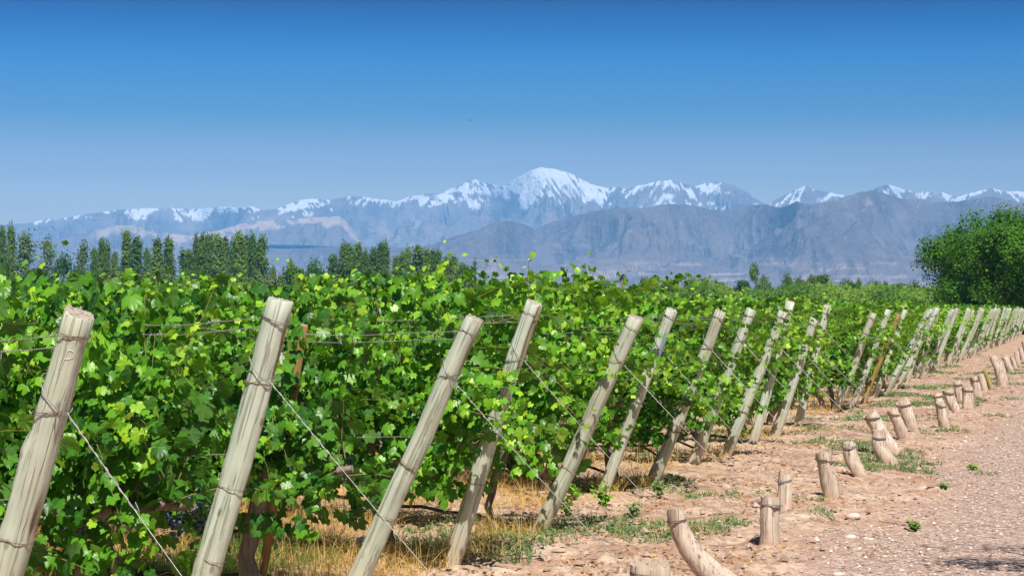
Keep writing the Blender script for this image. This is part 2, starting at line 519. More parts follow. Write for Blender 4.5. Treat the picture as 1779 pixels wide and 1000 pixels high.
# ------------------------------------------------------------------ mountains
def interp(pts, x):
    pts = np.array(pts, float)
    return np.interp(x, pts[:, 0], pts[:, 1])
SKYLINE = [(-420, 420), (-200, 405), (0, 391), (57, 386), (62, 384), (85, 380), (100, 381), (130, 375), (160, 371), (180, 367), (230, 362), (300, 361), (350, 363),
           (365, 360), (400, 358), (418, 362), (437, 358), (455, 365), (480, 363), (500, 355), (520, 347), (545, 346), (570, 347), (600, 342),
           (615, 340), (640, 343), (660, 346), (680, 349), (690, 350), (715, 340), (740, 337), (765, 335), (790, 325), (810, 316), (826, 312),
           (845, 318), (865, 322), (880, 323), (900, 308), (920, 297), (940, 290), (948, 292), (960, 293), (985, 298), (1005, 308), (1030, 320),
           (1055, 327), (1075, 324), (1090, 328), (1110, 322), (1135, 316), (1165, 312), (1190, 319), (1210, 323), (1225, 318), (1250, 316),
           (1270, 320), (1290, 328), (1310, 342), (1325, 352), (1337, 356), (1350, 346), (1380, 331), (1402, 322), (1420, 330), (1445, 334),
           (1470, 340), (1500, 336), (1525, 325), (1545, 320), (1575, 330), (1600, 333), (1640, 335), (1665, 342), (1690, 335), (1725, 327),
           (1745, 332), (1779, 333), (1900, 340), (2200, 380)]
SNOW = [(0, 0, 0), (55, 5, .2), (62, 8, .5), (110, 6, .2), (135, 10, .7), (200, 9, .6), (240, 15, .8), (300, 20, .62), (350, 16, .55), (400, 8, .4), (420, 5, .2), (437, 15, .8), (455, 8, .3),
        (472, 3, .05), (500, 20, .7), (540, 26, .6), (600, 32, .55), (650, 12, .6), (690, 12, .5), (740, 22, .45), (790, 26, .75), (825, 38, .8),
        (842, 36, .55), (865, 24, .2), (884, 14, .8), (900, 26, 1), (920, 40, 1), (940, 50, 1), (985, 45, .98), (1020, 24, .95), (1050, 24, .75), (1075, 26, .35), (1100, 40, .5), (1130, 44, .6),
        (1165, 46, .62), (1200, 42, .5), (1230, 42, .55), (1250, 42, .66), (1290, 34, .45), (1312, 15, .15), (1340, 10, .6), (1380, 24, .65), (1420, 26, .6), (1455, 16, .5),
        (1485, 6, .1), (1528, 14, .75), (1580, 16, .5), (1640, 14, .4), (1690, 16, .65), (1725, 20, .65), (1779, 16, .55), (2200, 10, .3)]
FRONT = [(-420, 470), (200, 462), (380, 448), (440, 434), (470, 431), (520, 432), (560, 428), (640, 428), (700, 430), (750, 425), (790, 410), (830, 400), (860, 385), (885, 382),
         (910, 388), (930, 398), (960, 385), (1000, 374), (1050, 364), (1090, 360), (1120, 362), (1150, 355), (1190, 354), (1220, 360), (1255, 367),
         (1290, 358), (1330, 354), (1355, 360), (1385, 350), (1410, 355), (1440, 350), (1470, 344), (1490, 334), (1520, 331), (1545, 338), (1580, 348),
         (1600, 345), (1625, 352), (1660, 350), (1700, 345), (1715, 340), (1740, 345), (1779, 352), (1900, 360), (2200, 380)]
MID = [(-420, 440), (0, 425), (120, 412), (170, 400), (200, 392), (240, 391), (280, 402), (330, 410), (380, 400), (430, 386), (480, 381), (540, 378), (590, 375), (604, 386), (615, 402), (640, 430), (700, 460), (2200, 500)]

def rock_mat(name, stops, snow=True):
    m, n, l, p = new_mat(name)
    tcn = n.new('ShaderNodeTexCoord')
    f = noise_t(n, l, tcn.outputs['Object'], .006, 8, .6)
    r = ramp(n, stops); l.new(f, r.inputs[0])
    col = mixc(n, l, attr(n, 'scree'), r.outputs[0], (.62, .48, .40))
    if snow:
        col = mixc(n, l, attr(n, 'snow'), col, (.90, .91, .94))
    l.new(col, p.inputs['Base Color'])
    p.inputs['Roughness'].default_value = .9; p.inputs['Specular IOR Level'].default_value = .1
    bump(n, l, noise_t(n, l, tcn.outputs['Object'], .012, 8, .65), .8, 60, p)
    return m
def mountain(name, prof, D, span, foot_z, cols, rows, relief, seed, mat, label, snow=None, scree=None, jag=1.0, power=1.25, x0=-140, x1=1920):
    px = np.linspace(x0, x1, cols)
    ridge = interp(prof, px) + jag * (fbm(px / 14, px * 0, seed, 4, .6) * .8)
    t = np.concatenate([np.linspace(-.25, -.02, 6), np.linspace(0, 1, rows) ** 1.1])
    PX, T = np.meshgrid(px, t)
    Rg = np.broadcast_to(ridge, PX.shape)
    dist = D + 380 * vnoise(PX / 160, PX * 0, seed + 40) - span * np.clip(T, -1, 1)
    D0 = D + 380 * vnoise(PX / 160, PX * 0, seed + 40)
    Hr = (HZ - Rg) / F * D0 + HC
    Tc = np.clip(T, 0, 1)
    z = foot_z + (Hr - foot_z) * (1 - Tc) ** power
    X = (PX - 890) / F * dist
    # spurs and gullies, growing away from the crest
    env = np.clip(Tc * 9, 0, 1) * (1 - Tc) ** .7
    warp = 260 * fbm(X / 900, dist / 900, seed + 3, 3)
    nz = ridged((X + warp) / 520, dist / 1500, seed + 7, 5, .55)
    n2 = ridged((X - warp * .5) / 190, dist / 520, seed + 11, 3, .5)
    nn = nz * .75 + n2 * .25; nn = np.clip((np.percentile(nn, 98) - nn), 0, None)
    z = z - env * relief * nn
    z = z - np.where(T < 0, (-T) * (Hr - foot_z) * 2.2, 0)
    z = np.maximum(z, -.5)
    v = np.stack([X, dist, z], -1).reshape(-1, 3)
    ni, nj = PX.shape
    i = np.arange(ni - 1)[:, None] * nj; j = np.arange(nj - 1)[None, :]
    q = np.stack([i + j, i + j + 1, i + nj + j + 1, i + nj + j], -1).reshape(-1, 4)
    Y = HZ - (z - HC) / dist * F
    at = {}
    if snow is not None:
        RG0 = np.broadcast_to(interp(prof, px), PX.shape)
        L = np.interp(PX, [s[0] for s in snow], [s[1] for s in snow])
        A = np.interp(PX, [s[0] for s in snow], [s[2] for s in snow])
        below = np.clip((Y - Rg), 0, 500) / np.maximum(L, 1)
        L = L * np.where((PX > 875) & (PX < 1060), 1, np.where(PX < 790, .68, .85)); A = A * np.where((PX > 800) & (PX < 1060), 1, .86)
        st = fbm(PX / 6.0 + .8 * (Y - Rg) / 7.0 * np.sign(vnoise(PX / 60, PX * 0, 77)), (Y - Rg) / 15.0, seed + 50, 4, .6)
        gul = -(nz - nz.mean()) * .35
        pt = fbm(PX / 26 + (Y - Rg) / 20, (Y - Rg) / 9.0, seed + 60, 3)
        val = A * 1.55 - .80 - below ** 1.6 * .58 + st * .62 + pt * .55 * (A < .90) + gul
        at['snow'] = sstep(-.04, .07, val) * (T >= -.1)
    else:
        at['snow'] = np.zeros_like(z)
    at['scree'] = scree(PX, Y, Rg, seed) if scree else np.zeros_like(z)
    me = mesh_np(name, v, q, True, at, [mat])
    o = link(name, me)
    tag(o, label, None, None, 'structure')
    return o
def scree_mid(PX, Y, Rg, seed):
    f = fbm(PX / 22, Y / 9, seed + 90, 4)
    a = sstep(.0, .25, f * .5 + .55 - np.abs(Y - Rg - 6) / 16) * sstep(140, 190, PX) * sstep(660, 600, PX)
    return a * .9
def scree_front(PX, Y, Rg, seed):
    f = ridged(PX / 26, Y / 18, seed + 90, 4)
    lo = sstep(432, 475, Y) * (.12 + .8 * sstep(.25, .8, fbm(PX / 70, Y / 4, seed + 33, 4)))
    return np.clip(sstep(1.25, 1.7, f) * .35 + lo * .62, 0, 1)
def scree_back(PX, Y, Rg, seed):
    f = fbm(PX / 40, (Y - Rg) / 30, seed + 91, 4)
    return sstep(.3, .8, f) * .25
far_rock = rock_mat('far_rock', [(.3, (.21, .185, .175)), (.5, (.29, .25, .225)), (.7, (.37, .315, .275))])
mid_rock = rock_mat('mid_rock', [(.3, (.20, .175, .165)), (.7, (.31, .265, .235))])
front_rock = rock_mat('front_rock', [(.3, (.155, .135, .14)), (.5, (.195, .165, .165)), (.7, (.25, .21, .195))])
mountain('snowy_mountain_range', SKYLINE, 10500, 2300, 250, 2060, 190, 190, 3, far_rock, 'far blue mountain range with snow on its crests', SNOW, scree_back, jag=.9)
mountain('middle_hills', MID, 8300, 1500, 130, 900, 70, 90, 23, mid_rock, 'hazy hills with pinkish bare slopes below the snow range', None, scree_mid, jag=.5, x1=760)
mountain('foothills', FRONT, 6600, 2300, 44, 1700, 170, 95, 41, front_rock, 'darker blue foothills in front of the snow range', None, scree_front, jag=.8, power=1.6)

# ------------------------------------------------------------------ leaves
def leaf_tpl(pts, fold=.07, droop=.16):
    pts = [(a, r, v) for a, r, v in pts]
    full = [(a, r, v) for a, r, v in pts] + [(-a, r, v) for a, r, v in pts[::-1] if a > 0]
    out = [(0, 0, 0)]; vein = [1.0]
    for a, r, v in full:
        ar = math.radians(a)
        z = -droop * r * r * (.6 + .4 * math.cos(ar)) + fold * (1 - v) * (1 if v < .6 else 0) * r
        out.append((math.sin(ar) * r, math.cos(ar) * r, z)); vein.append(v)
    k = len(full)
    # open at the back (petiole notch)
    tri = [(0, 1 + (i + 1) % k, 1 + i) for i in range(k) if abs(full[i][0]) <= 165 or abs(full[(i + 1) % k][0]) <= 165]
    return np.array(out), np.array(tri), np.array(vein)
LEAF_A = leaf_tpl([(0, 1.0, 1), (7, .87, .2), (11, .91, .1), (18, .80, .05), (22, .82, 0), (30, .66, 0), (36, .78, .05), (42, .78, .1), (47, .90, .3), (54, .96, 1), (61, .83, .2), (66, .86, .1),
                   (74, .72, 0), (80, .74, 0), (87, .64, 0), (94, .74, .1), (101, .72, .3), (109, .82, 1), (117, .70, .3), (124, .72, .1), (134, .60, 0), (142, .64, .1), (153, .52, 0), (163, .46, 0), (174, .10, .3)])
LEAF_B = leaf_tpl([(0, 1.0, 1), (14, .84, .1), (29, .68, 0), (42, .80, 0), (54, .95, 1), (68, .80, .1), (84, .66, 0), (109, .80, 1), (145, .60, 0), (172, .16, .3)])
LEAF_C = leaf_tpl([(0, 1.0, 1), (32, .72, 0), (56, .92, .9), (95, .70, .2), (150, .55, 0)])
LEAF_D = (np.array([(0, 0, 0), (.5, .45, .06), (0, 1, -.1), (-.5, .45, .06)]), np.array([(0, 1, 2), (0, 2, 3)]), np.array([1., 0, 1, 0]))

def leaves_np(tpl, pos, nrm, tip, size, tint):
    """instances one leaf outline at every pos as plain mesh"""
    tv, tt, tvein = tpl
    nrm = nrm / (np.linalg.norm(nrm, axis=1)[:, None] + 1e-9)
    tip = tip - nrm * (tip * nrm).sum(1)[:, None]
    tip = tip / (np.linalg.norm(tip, axis=1)[:, None] + 1e-9)
    xax = np.cross(tip, nrm)
    k, nv = len(pos), len(tv)
    v = (tv[None, :, 0, None] * xax[:, None, :] + tv[None, :, 1, None] * tip[:, None, :] + tv[None, :, 2, None] * nrm[:, None, :]) * size[:, None, None] + pos[:, None, :]
    t = (tt[None] + (np.arange(k) * nv)[:, None, None]).reshape(-1, 3)
    return v.reshape(-1, 3), t, np.repeat(tint, nv), np.tile(tvein, k)

def warp_leaf(tpl, cup, roll, skew, wide):
    v, t, ve = tpl
    v = v.copy()
    r2 = v[:, 0] ** 2 + v[:, 1] ** 2
    v[:, 2] += cup * r2 + roll * v[:, 0] ** 2 + .5 * roll * np.abs(v[:, 0])
    v[:, 0] = v[:, 0] * wide + skew * v[:, 1] ** 2
    return v, t, ve
LEAF_VARS = {k: [warp_leaf(tp, 0, 0, 0, 1), warp_leaf(tp, -.22, .10, .12, .92), warp_leaf(tp, .16, -.30, -.10, 1.05), warp_leaf(tp, -.10, .42, .05, .86), warp_leaf(tp, -.40, -.1, -.16, .96)]
             for k, tp in (('A', LEAF_A), ('B', LEAF_B), ('C', LEAF_C))}
def leaves_var(tpls, P, N, T, S, TI, rg):
    which = rg.integers(0, len(tpls), len(P))
    V, TT, A1, A2, off = [], [], [], [], 0
    for k, tp in enumerate(tpls):
        m_ = which == k
        if not m_.any(): continue
        v, t, ti, ve = leaves_np(tp, P[m_], N[m_], T[m_], S[m_], TI[m_])
        V.append(v); TT.append(t + off); A1.append(ti); A2.append(ve); off += len(v)
    return np.concatenate(V), np.concatenate(TT), np.concatenate(A1), np.concatenate(A2)

def vine_shoots(seed, nshoot, node, end=False, tall=0.0):
    """canes growing from a cordon along local X; Y across the row"""
    rg = np.random.default_rng(seed)
    shoots = []
    for s in range(nshoot):
        x = rg.uniform(-.52, .52)
        side = 1 if rg.random() < .5 else -1
        mode = rg.random()
        p = np.array([x, rg.normal(0, .05), .72 + rg.normal(0, .05)])
        if mode < .54:      # upright between the wires
            dvec = np.array([rg.normal(0, .22), side * abs(rg.normal(.14, .14)), 1.0]); L = rg.uniform(.66, 1.03) + (tall > .1) * (rg.random() < .10) * rg.uniform(.08, .22) + tall * .6 * rg.random(); droop = .012
        elif mode < .80:    # arching outwards, hanging down the wall
            dvec = np.array([rg.normal(0, .35), side * rg.uniform(.35, .7), .9]); L = rg.uniform(.7, 1.15); droop = .075
        else:               # short low shoots
            dvec = np.array([rg.normal(0, .5), side * rg.uniform(.5, .9), rg.uniform(-.2, .4)]); L = rg.uniform(.3, .55); droop = .06
        dvec /= np.linalg.norm(dvec)
        pts = [p.copy()]
        for k in range(int(L / node)):
            dvec = dvec + np.array([rg.normal(0, .09), rg.normal(0, .07), -droop * (1 + k * .12)])
            if abs(p[1]) > .30: dvec[1] -= np.sign(p[1]) * .12
            if p[2] < .44: dvec[2] = abs(dvec[2]) * .3
            dvec /= np.linalg.norm(dvec)
            p = p + dvec * node
            pts.append(p.copy())
        shoots.append(np.array(pts))
    for s in range((14 if node < .06 else 10) if end else 0):      # sprays reaching out past the end post
        front = s < (5 if node < .06 else 2)
        p = np.array([-.40 + rg.normal(0, .08), rg.uniform(.0, .24) if front else rg.uniform(-.38, -.08), rg.uniform(.8, 1.35) if front else rg.uniform(.85, 1.6)])
        dvec = np.array([-1.0, rg.uniform(-.1, .45) if front else rg.uniform(-.3, .0), rg.uniform(-.15, .7)]); dvec /= np.linalg.norm(dvec)
        pts = [p.copy()]
        for k in range(int(rg.uniform(.35, .75) / node)):
            dvec = dvec + np.array([rg.normal(0, .1), rg.normal(0, .08), -.05 * (1 + k * .1)]); dvec /= np.linalg.norm(dvec)
            p = p + dvec * node; pts.append(p.copy())
        shoots.append(np.array(pts))
    return shoots, rg

def vine_leaves(shoots, rg, lat, size, lean_out=.65, extra=0):
    P, N, T, S, TI = [], [], [], [], []
    for pts in shoots:
        k = len(pts); sho = rg.normal(0, .09)
        for i in range(1, k):
            fr = i / (k - 1)
            for rep in range(1 + (rg.random() < lat) + (rg.random() < lat * .4)):
                sd = 1 if (i + rep) % 2 else -1
                out = np.sign(pts[i][1] + rg.normal(0, .12)) or 1
                off = np.array([sd * rg.uniform(.02, .09), out * rg.uniform(.0, .10), rg.uniform(-.05, .06)])
                pos = pts[i] + off
                up = .55 + .9 * max(0, (pos[2] - 1.35)) 
                nrm = np.array([rg.normal(0, .5), out * lean_out + rg.normal(0, .36), up + rg.normal(0, .42)])
                tip = np.array([sd * .35 + rg.normal(0, .45), out * .45, -.75 + rg.normal(0, .35)])
                s = size * (1.12 - .55 * fr ** 3) * rg.uniform(.62, 1.2)
                if rep: s *= .8
                ti = .33 + sho + .20 * rg.normal() + .45 * fr ** 4 + .24 * (pos[2] - 1.1)  # height term yellows upper leaves, standing in for sun on the canopy top
                if pos[2] > 1.93: continue
                P.append(pos); N.append(nrm); T.append(tip); S.append(s); TI.append(ti)
    for e in range(extra):
        side = 1 if rg.random() < .5 else -1
        z = rg.uniform(.40, 1.68)
        pos = np.array([rg.uniform(-.55, .55), side * (.20 + .12 * rg.random()), z])
        P.append(pos); N.append(np.array([rg.normal(0, .4), side * .8, .55 + rg.normal(0, .35)])); T.append(np.array([rg.normal(0, .5), side * .3, -1]))
        S.append(size * rg.uniform(.6, 1.15)); TI.append(.25 + .18 * rg.normal())
    for e in range(extra // 3):      # low skirt of hanging leaves
        side = 1 if rg.random() < .5 else -1
        P.append(np.array([rg.uniform(-.55, .55), side * rg.uniform(.08, .32), rg.uniform(.40, .74)])); N.append(np.array([rg.normal(0, .4), side * .75, .6 + rg.normal(0, .35)])); T.append(np.array([rg.normal(0, .5), side * .3, -1]))
        S.append(size * rg.uniform(.7, 1.2)); TI.append(.22 + .2 * rg.normal())
    return (np.array(P), np.array(N), np.array(T), np.array(S), np.clip(np.array(TI), .02, 1))

def ico_berry():
    import bmesh
    bm = bmesh.new(); bmesh.ops.create_icosphere(bm, subdivisions=2, radius=1)
    v = np.array([x.co[:] for x in bm.verts]); t = np.array([[a.index for a in f.verts] for f in bm.faces]); bm.free()
    return v, t
BERRY = ico_berry()
def cluster_mesh(seed, mat):
    rg = np.random.default_rng(seed)
    b = MB()
    L = rg.uniform(.13, .18)
    for k in range(64):
        f = rg.random() ** .8
        r = (.040 * (1 - f) ** .6 + .008)
        a = rg.uniform(0, 6.28)
        c = np.array([r * math.cos(a), r * math.sin(a), -f * L])
        b.add(BERRY[0] * rg.uniform(.0068, .0085) + c, t=BERRY[1])
    b.tube([(0, 0, .05), (0, 0, 0), (0, 0, -L * .8)], [.002, .0025, .0015], 5)
    return b.mesh('grape_cluster', [mat])
CLUSTERS = [cluster_mesh(s, M['grape']) for s in (1, 2, 3)]
CLUSTER_G = cluster_mesh(5, M['grape_green'])

def trunk_mb(seed, shoots=None, sides=9):
    rg = np.random.default_rng(seed + 900)
    b = MB()
    z = np.linspace(-.12, .70, 10)
    wx = np.cumsum(rg.normal(0, .018, 10)); wy = np.cumsum(rg.normal(0, .014, 10))
    wx -= wx[-1]; wy -= wy[-1]
    wx += .05 * np.sin(z * 7 + seed) * (z > 0); r = np.array([.075, .062, .055, .050, .047, .046, .048, .050, .054, .045]) * rg.uniform(.55, .8)
    b.tube(np.stack([wx, wy, z], 1), r, 14, wob=.34, seed=seed)
    for s in (-1, 1):
        xs = np.linspace(0, .56, 8)
        zz = .66 + .06 * np.sin(np.linspace(0, 1.5, 8)) + rg.normal(0, .008, 8)
        b.tube(np.stack([s * xs, rg.normal(0, .01, 8), zz], 1), np.linspace(.034, .017, 8), 7, wob=.2, seed=seed + s)
    if shoots is not None:
        for p in shoots:
            b.tube(p[::2] if len(p) > 4 else p, np.linspace(.0035, .0016, len(p[::2] if len(p) > 4 else p)), 4, m=1, cap=False)
    return b

def make_vine(seed, lod, tall=0.0, end=False):
    nsh, node, lat, size, extra, tpl = {
        'A': (42, .055, 1.0, .0510, 460, 'A'), 'B': (36, .064, .95, .054, 340, 'B'), 'C': (24, .08, .8, .066, 150, 'C')}[lod]
    shoots, rg = vine_shoots(seed, nsh, node, end, tall)
    P, N, T, S, TI = vine_leaves(shoots, rg, lat, size, extra=extra)
    v, t, ti, ve = leaves_var(LEAF_VARS[tpl], P, N, T, S, TI, rg)
    if lod == 'C':
        tb = MB(); z = np.linspace(-.1, .7, 4)
        tb.tube(np.stack([np.zeros(4), np.zeros(4), z], 1), [.06, .05, .045, .04], 6, wob=.2, seed=seed)
        root = bpy.data.objects.new('grapevine', None); C.objects.link(root)
        link('foliage', mesh_np('foliage', v, t, True, {'tint': ti, 'vein': ve}, [M['leaf_far']]), root)
        link('trunk', tb.mesh('trunk', [M['bark']]), root)
        return root
    root = bpy.data.objects.new('grapevine', None); C.objects.link(root)
    root.empty_display_size = .1
    link('foliage', mesh_np('foliage', v, t, True, {'tint': ti, 've': ve, 'vein': ve}, [M['leaf'] if lod == 'A' else M['leaf_far']]), root)
    link('trunk', trunk_mb(seed, shoots).mesh('trunk', [M['bark'], M['cane']]), root)
    if lod == 'A':
        for k in (0, 3):
            sd = 1 if k % 2 else -1
            c = link('grape_cluster', CLUSTERS[seed % 3] if k < 3 else CLUSTER_G, root)
            c.location = (rg.uniform(-.45, .45), sd * rg.uniform(.12, .22), rg.uniform(.64, .84)); c.rotation_euler = (rg.normal(0, .1), rg.normal(0, .1), rg.uniform(0, 6))
    elif lod == 'B':
        for k in range(2):
            sd = 1 if k % 2 else -1
            c = link('grape_cluster', CLUSTERS[k], root)
            c.location = (rg.uniform(-.45, .45), sd * .19, rg.uniform(.62, .8))
    return root

protoA = [make_vine(100 + i, 'A', tall=(.22 if i % 2 else .08)) for i in range(6)]
protoAe = [make_vine(150 + i, 'A', tall=.15, end=True) for i in range(3)]
protoBe = [make_vine(250 + i, 'B', tall=.1, end=True) for i in range(4)]
protoB = [make_vine(200 + i, 'B', tall=.1) for i in range(5)]
protoC = [make_vine(300 + i, 'C', tall=.05) for i in range(4)]
used = set()
def place(proto, loc, rz, sc):
    if proto.name not in used:
        used.add(proto.name); o = proto
    else:
        o = copy_tree(proto)
    o.location = loc; o.rotation_euler = (0, 0, rz); o.scale = (sc[0], sc[1], sc[2])
    return o
UANG = math.atan2(U.y, U.x)
VG = 'grapevines trained along the trellis rows'
vr = random.Random(5)
HEDGE = []
for ri, (b, top) in enumerate(ROWS):
    ulen = max(1.0, (b.x + .275 * b.y) / .782 + .5)
    nv = int(math.ceil(ulen / .95)) + (1 if ri < 8 else 0)
    cap_n = 99 if ri < 9 else 10 if ri < 18 else 4 if ri < 40 else 3
    nk = min(nv, cap_n)
    lod, protos = ('A', protoA) if ri < 7 else ('B', protoB) if ri < 18 else ('C', protoC)
    for k in range(nk):
        u = (.32 if ri > 2 else .52) + .95 * k + vr.uniform(-.06, .06)
        pos = b + U * u + Vector((vr.uniform(-.04, .04), vr.uniform(-.04, .04), 0))
        pr = protos[vr.randrange(len(protos))] if ri > 1 else protos[(2 * k + 2 * ri) % 6]
        is_end = k == 0 and 3 <= ri < 18
        if is_end: pr = (protoAe if ri < 7 else protoBe)[ri % 3 if ri < 7 else ri % 4]
        zs = vr.uniform(.95, 1.04) * ([1.03, 1.03, 1.04, 1.03, 1.06, 1.04][ri] if ri < 6 else 1.0) * (1.04 if ri == 5 and k == 0 else 1.03 if ri == 4 and k == 0 else 1)
        o = place(pr, (pos.x, pos.y, .03), UANG + (math.pi if vr.random() < .5 and not is_end else 0) + vr.uniform(-.06, .06), (1.06, vr.uniform(.92, 1.12), zs))
        if ri < 18:
            where = ('at the end post of' if k == 0 else f'{ordw(k)} back from the end post of')
            lab = f'leafy green grapevine {where} the {ordw(ri)} row from the left'
        else:
            lab = ('distant grapevine behind the small crowded end posts at right' if k == 0 else 'distant grapevine further back among the far rows at right')
        tag(o, lab, 'grapevine', VG if ri < 18 else ('end vines of the far rows' if k == 0 else 'inner vines of the far rows'))
    if nk < nv:
        HEDGE.append((b + U * (.95 * nk - .1), .95 * (nv - nk)))
for o in list(C.objects):
    if o.get('label', '').startswith('leafy green grapevine at the end post of the second row'):
        for q, (px, py, dd) in enumerate(((350, 862, 8.75), (308, 872, 8.95))):
            wpt = Vector(((px - 890) / F * dd, dd, HC - (py - HZ) / F * dd))
            loc = o.location; a_ = o.rotation_euler.z; dl = wpt - loc
            c = link('grape_cluster', CLUSTERS[q], o)
            c.location = ((dl.x * math.cos(a_) + dl.y * math.sin(a_)) / o.scale.x, (-dl.x * math.sin(a_) + dl.y * math.cos(a_)) / o.scale.y, dl.z / o.scale.z)
# remaining lengths of the far rows: a mass of leaves nobody could count
rg = np.random.default_rng(77)
P, N, T, S, TI = [], [], [], [], []
for st, L in HEDGE:
    k = int(L * 110)
    u = rg.uniform(0, L, k); z = .75 + 1.0 * np.sqrt(rg.random(k)) + .06 * fbm(u * .8, u * 0 + st.y, 3, 2)
    y = rg.normal(0, .17, k)
    P.append(np.stack([st.x + U.x * u - U.y * y, st.y + U.y * u + U.x * y, z], 1))
    N.append(np.stack([rg.normal(0, .4, k), -.5 + rg.normal(0, .4, k), .8 + rg.normal(0, .3, k)], 1))
    T.append(np.stack([rg.normal(0, .6, k), rg.normal(0, .4, k) - .3, np.full(k, -.7)], 1))
    S.append(rg.uniform(.07, .115, k)); TI.append(np.clip(.35 + .18 * rg.normal(size=k) + .2 * (z - 1.2), 0, 1))  # sunlit tops put into the tint: higher leaves are yellower
v, t, ti, ve = leaves_np(LEAF_D, *[np.concatenate(a) for a in (P, N, T, S, TI)])
hd = link('vine_rows', mesh_np('vine_rows', v, t, True, {'tint': ti, 'vein': ve}, [M['leaf_far']]))
tag(hd, 'mass of leafy vine rows reaching back across the field', 'vines', None, 'stuff')

# ------------------------------------------------------------------ end posts
def post_mesh(L, r, seed, brown=False, bend=0.0, notch=False, groove=None):
    rg = np.random.default_rng(seed + 4000)
    k, sd = (52, 44) if groove is not None or notch else (34, 20)
    z = np.linspace(-.3, L, k)
    px_ = bend * np.sin(np.clip(z / L, 0, 1) * math.pi) * .5 + np.interp(z, np.linspace(-.3, L, 7), np.cumsum(rg.normal(0, .0045, 7)))
    py_ = np.interp(z, np.linspace(-.3, L, 7), np.cumsum(rg.normal(0, .0035, 7)))
    px_ -= px_[-1] * np.clip(z / L, 0, 1); py_ -= py_[-1] * np.clip(z / L, 0, 1)
    a = np.linspace(0, 2 * np.pi, sd, endpoint=False)
    tap = r * (1.06 - .13 * np.clip(z / L, 0, 1))
    ph = rg.uniform(0, 6.28, 5)
    R = tap[:, None] * (1 + .035 * np.sin(2 * a + ph[0] + z[:, None] * 1.1) + .03 * np.sin(3 * a + ph[1] - z[:, None] * 2.0) + .018 * np.sin(7 * a + ph[2] + z[:, None])
                        + .02 * rg.normal(0, 1, (k, 1)) + .012 * rg.normal(0, 1, (k, sd)))
    for q in range(3):      # knots and lost slivers
        zc = rg.uniform(.2, L * .9); ac = rg.uniform(0, 6.28); s_ = rg.choice([-1, 1]) * rg.uniform(.05, .12)
        R *= 1 + s_ * np.exp(-((z[:, None] - zc) / .07) ** 2 - (((a - ac + np.pi) % (2 * np.pi) - np.pi) / .5) ** 2)
    heart = np.zeros((k, sd))
    if notch:               # bark stripped from the upper left, a knob where it begins
        z0 = .715 * L
        dl = ((a - math.pi) + np.pi) % (2 * np.pi) - np.pi
        w = sstep(z0, z0 + .05 + .02 * np.sin(a * 9), z[:, None])
        R *= 1 - .15 * w * np.exp(-dl ** 2 / .9)
        R *= 1 + .16 * np.exp(-((z[:, None] - z0 + .03) / .045) ** 2) * np.exp(-dl ** 2 / .5)
        R *= 1 - .10 * sstep(.43 * L, .38 * L, z[:, None]) * np.exp(-dl ** 2 / .9)
        R += .0012 * rg.normal(0, 1, (k, sd)) * np.exp(-dl ** 2 / .6)
    if groove is not None:  # a long split with brown heartwood
        ga, z0, z1 = groove
        wob_ = .12 * np.sin(z * 9 + seed)[:, None]
        dg = ((a - ga - wob_) + np.pi) % (2 * np.pi) - np.pi
        wz = sstep(z0 * L, (z0 + .06) * L, z[:, None]) * sstep(z1 * L + .02, (z1 - .05) * L, z[:, None])
        g_ = np.exp(-(dg / .20) ** 2) * wz
        R *= 1 - .24 * g_
        heart = np.clip(np.exp(-(dg / .34) ** 2) * wz * 1.3, 0, 1)
    # chamfer at the top rim
    R[-1] *= .93; z = z.copy(); z[-2] = L - .006; 
    v = np.stack([px_[:, None] + R * np.cos(a), py_[:, None] + R * np.sin(a), z[:, None] + 0 * R], -1)
    tilt = rg.uniform(-.12, .12, 2)
    v[-3:, :, 2] += (v[-3:, :, 0] * tilt[0] + v[-3:, :, 1] * tilt[1])
    v[-1, :, 2] += rg.normal(0, .004, sd); v[-2, :, 2] += rg.normal(0, .002, sd)
    v = v.reshape(-1, 3)
    i = np.arange(k - 1)[:, None] * sd; j = np.arange(sd)[None, :]; j2 = (j + 1) % sd
    q = np.stack([i + j, i + j2, i + sd + j2, i + sd + j], -1).reshape(-1, 4)
    rim = v[-sd:]
    cen = rim.mean(0)
    inner = cen + (rim - cen) * .5
    v = np.vstack([v, rim, inner, cen[None]])
    o_ = k * sd; jj = np.arange(sd)
    q2 = np.stack([o_ + jj, o_ + (jj + 1) % sd, o_ + sd + (jj + 1) % sd, o_ + sd + jj], 1)
    t2 = np.stack([o_ + sd + jj, o_ + sd + (jj + 1) % sd, np.full(sd, o_ + 2 * sd)], 1)
    mats = [M['post_brown'] if brown else M['post'], M['post_end']]
    hv = np.concatenate([heart.ravel(), np.zeros(2 * sd + 1)])
    return mesh_np('end_post', v, [q, q2, t2], True, {'heart': hv}, mats, np.concatenate([np.zeros(len(q)), np.ones(len(q2)), np.ones(len(t2))])), (px_, py_, z, tap)

def ring_mesh(r, tilt, seed, turns=1.3, wr=.0017, tail=True):
    rg = np.random.default_rng(seed)
    b = MB()
    a = np.linspace(0, turns * 2 * math.pi, int(22 * turns))
    ph = rg.uniform(0, 6.28)
    pts = np.stack([(r + .003) * np.cos(a + ph), (r + .003) * np.sin(a + ph), np.tan(tilt) * r * np.cos(a + ph) + .008 * a / 6.28], 1)
    if tail:
        e = pts[-1]
        out = np.array([e[0], e[1], 0]) / (r + .003)
        pts = np.vstack([pts, e + out * .012 + [0, 0, .004], e + out * .020 + [0, 0, -.008], e + out * .010 + [0, 0, -.016]])
    b.tube(pts, wr, 5)
    return b

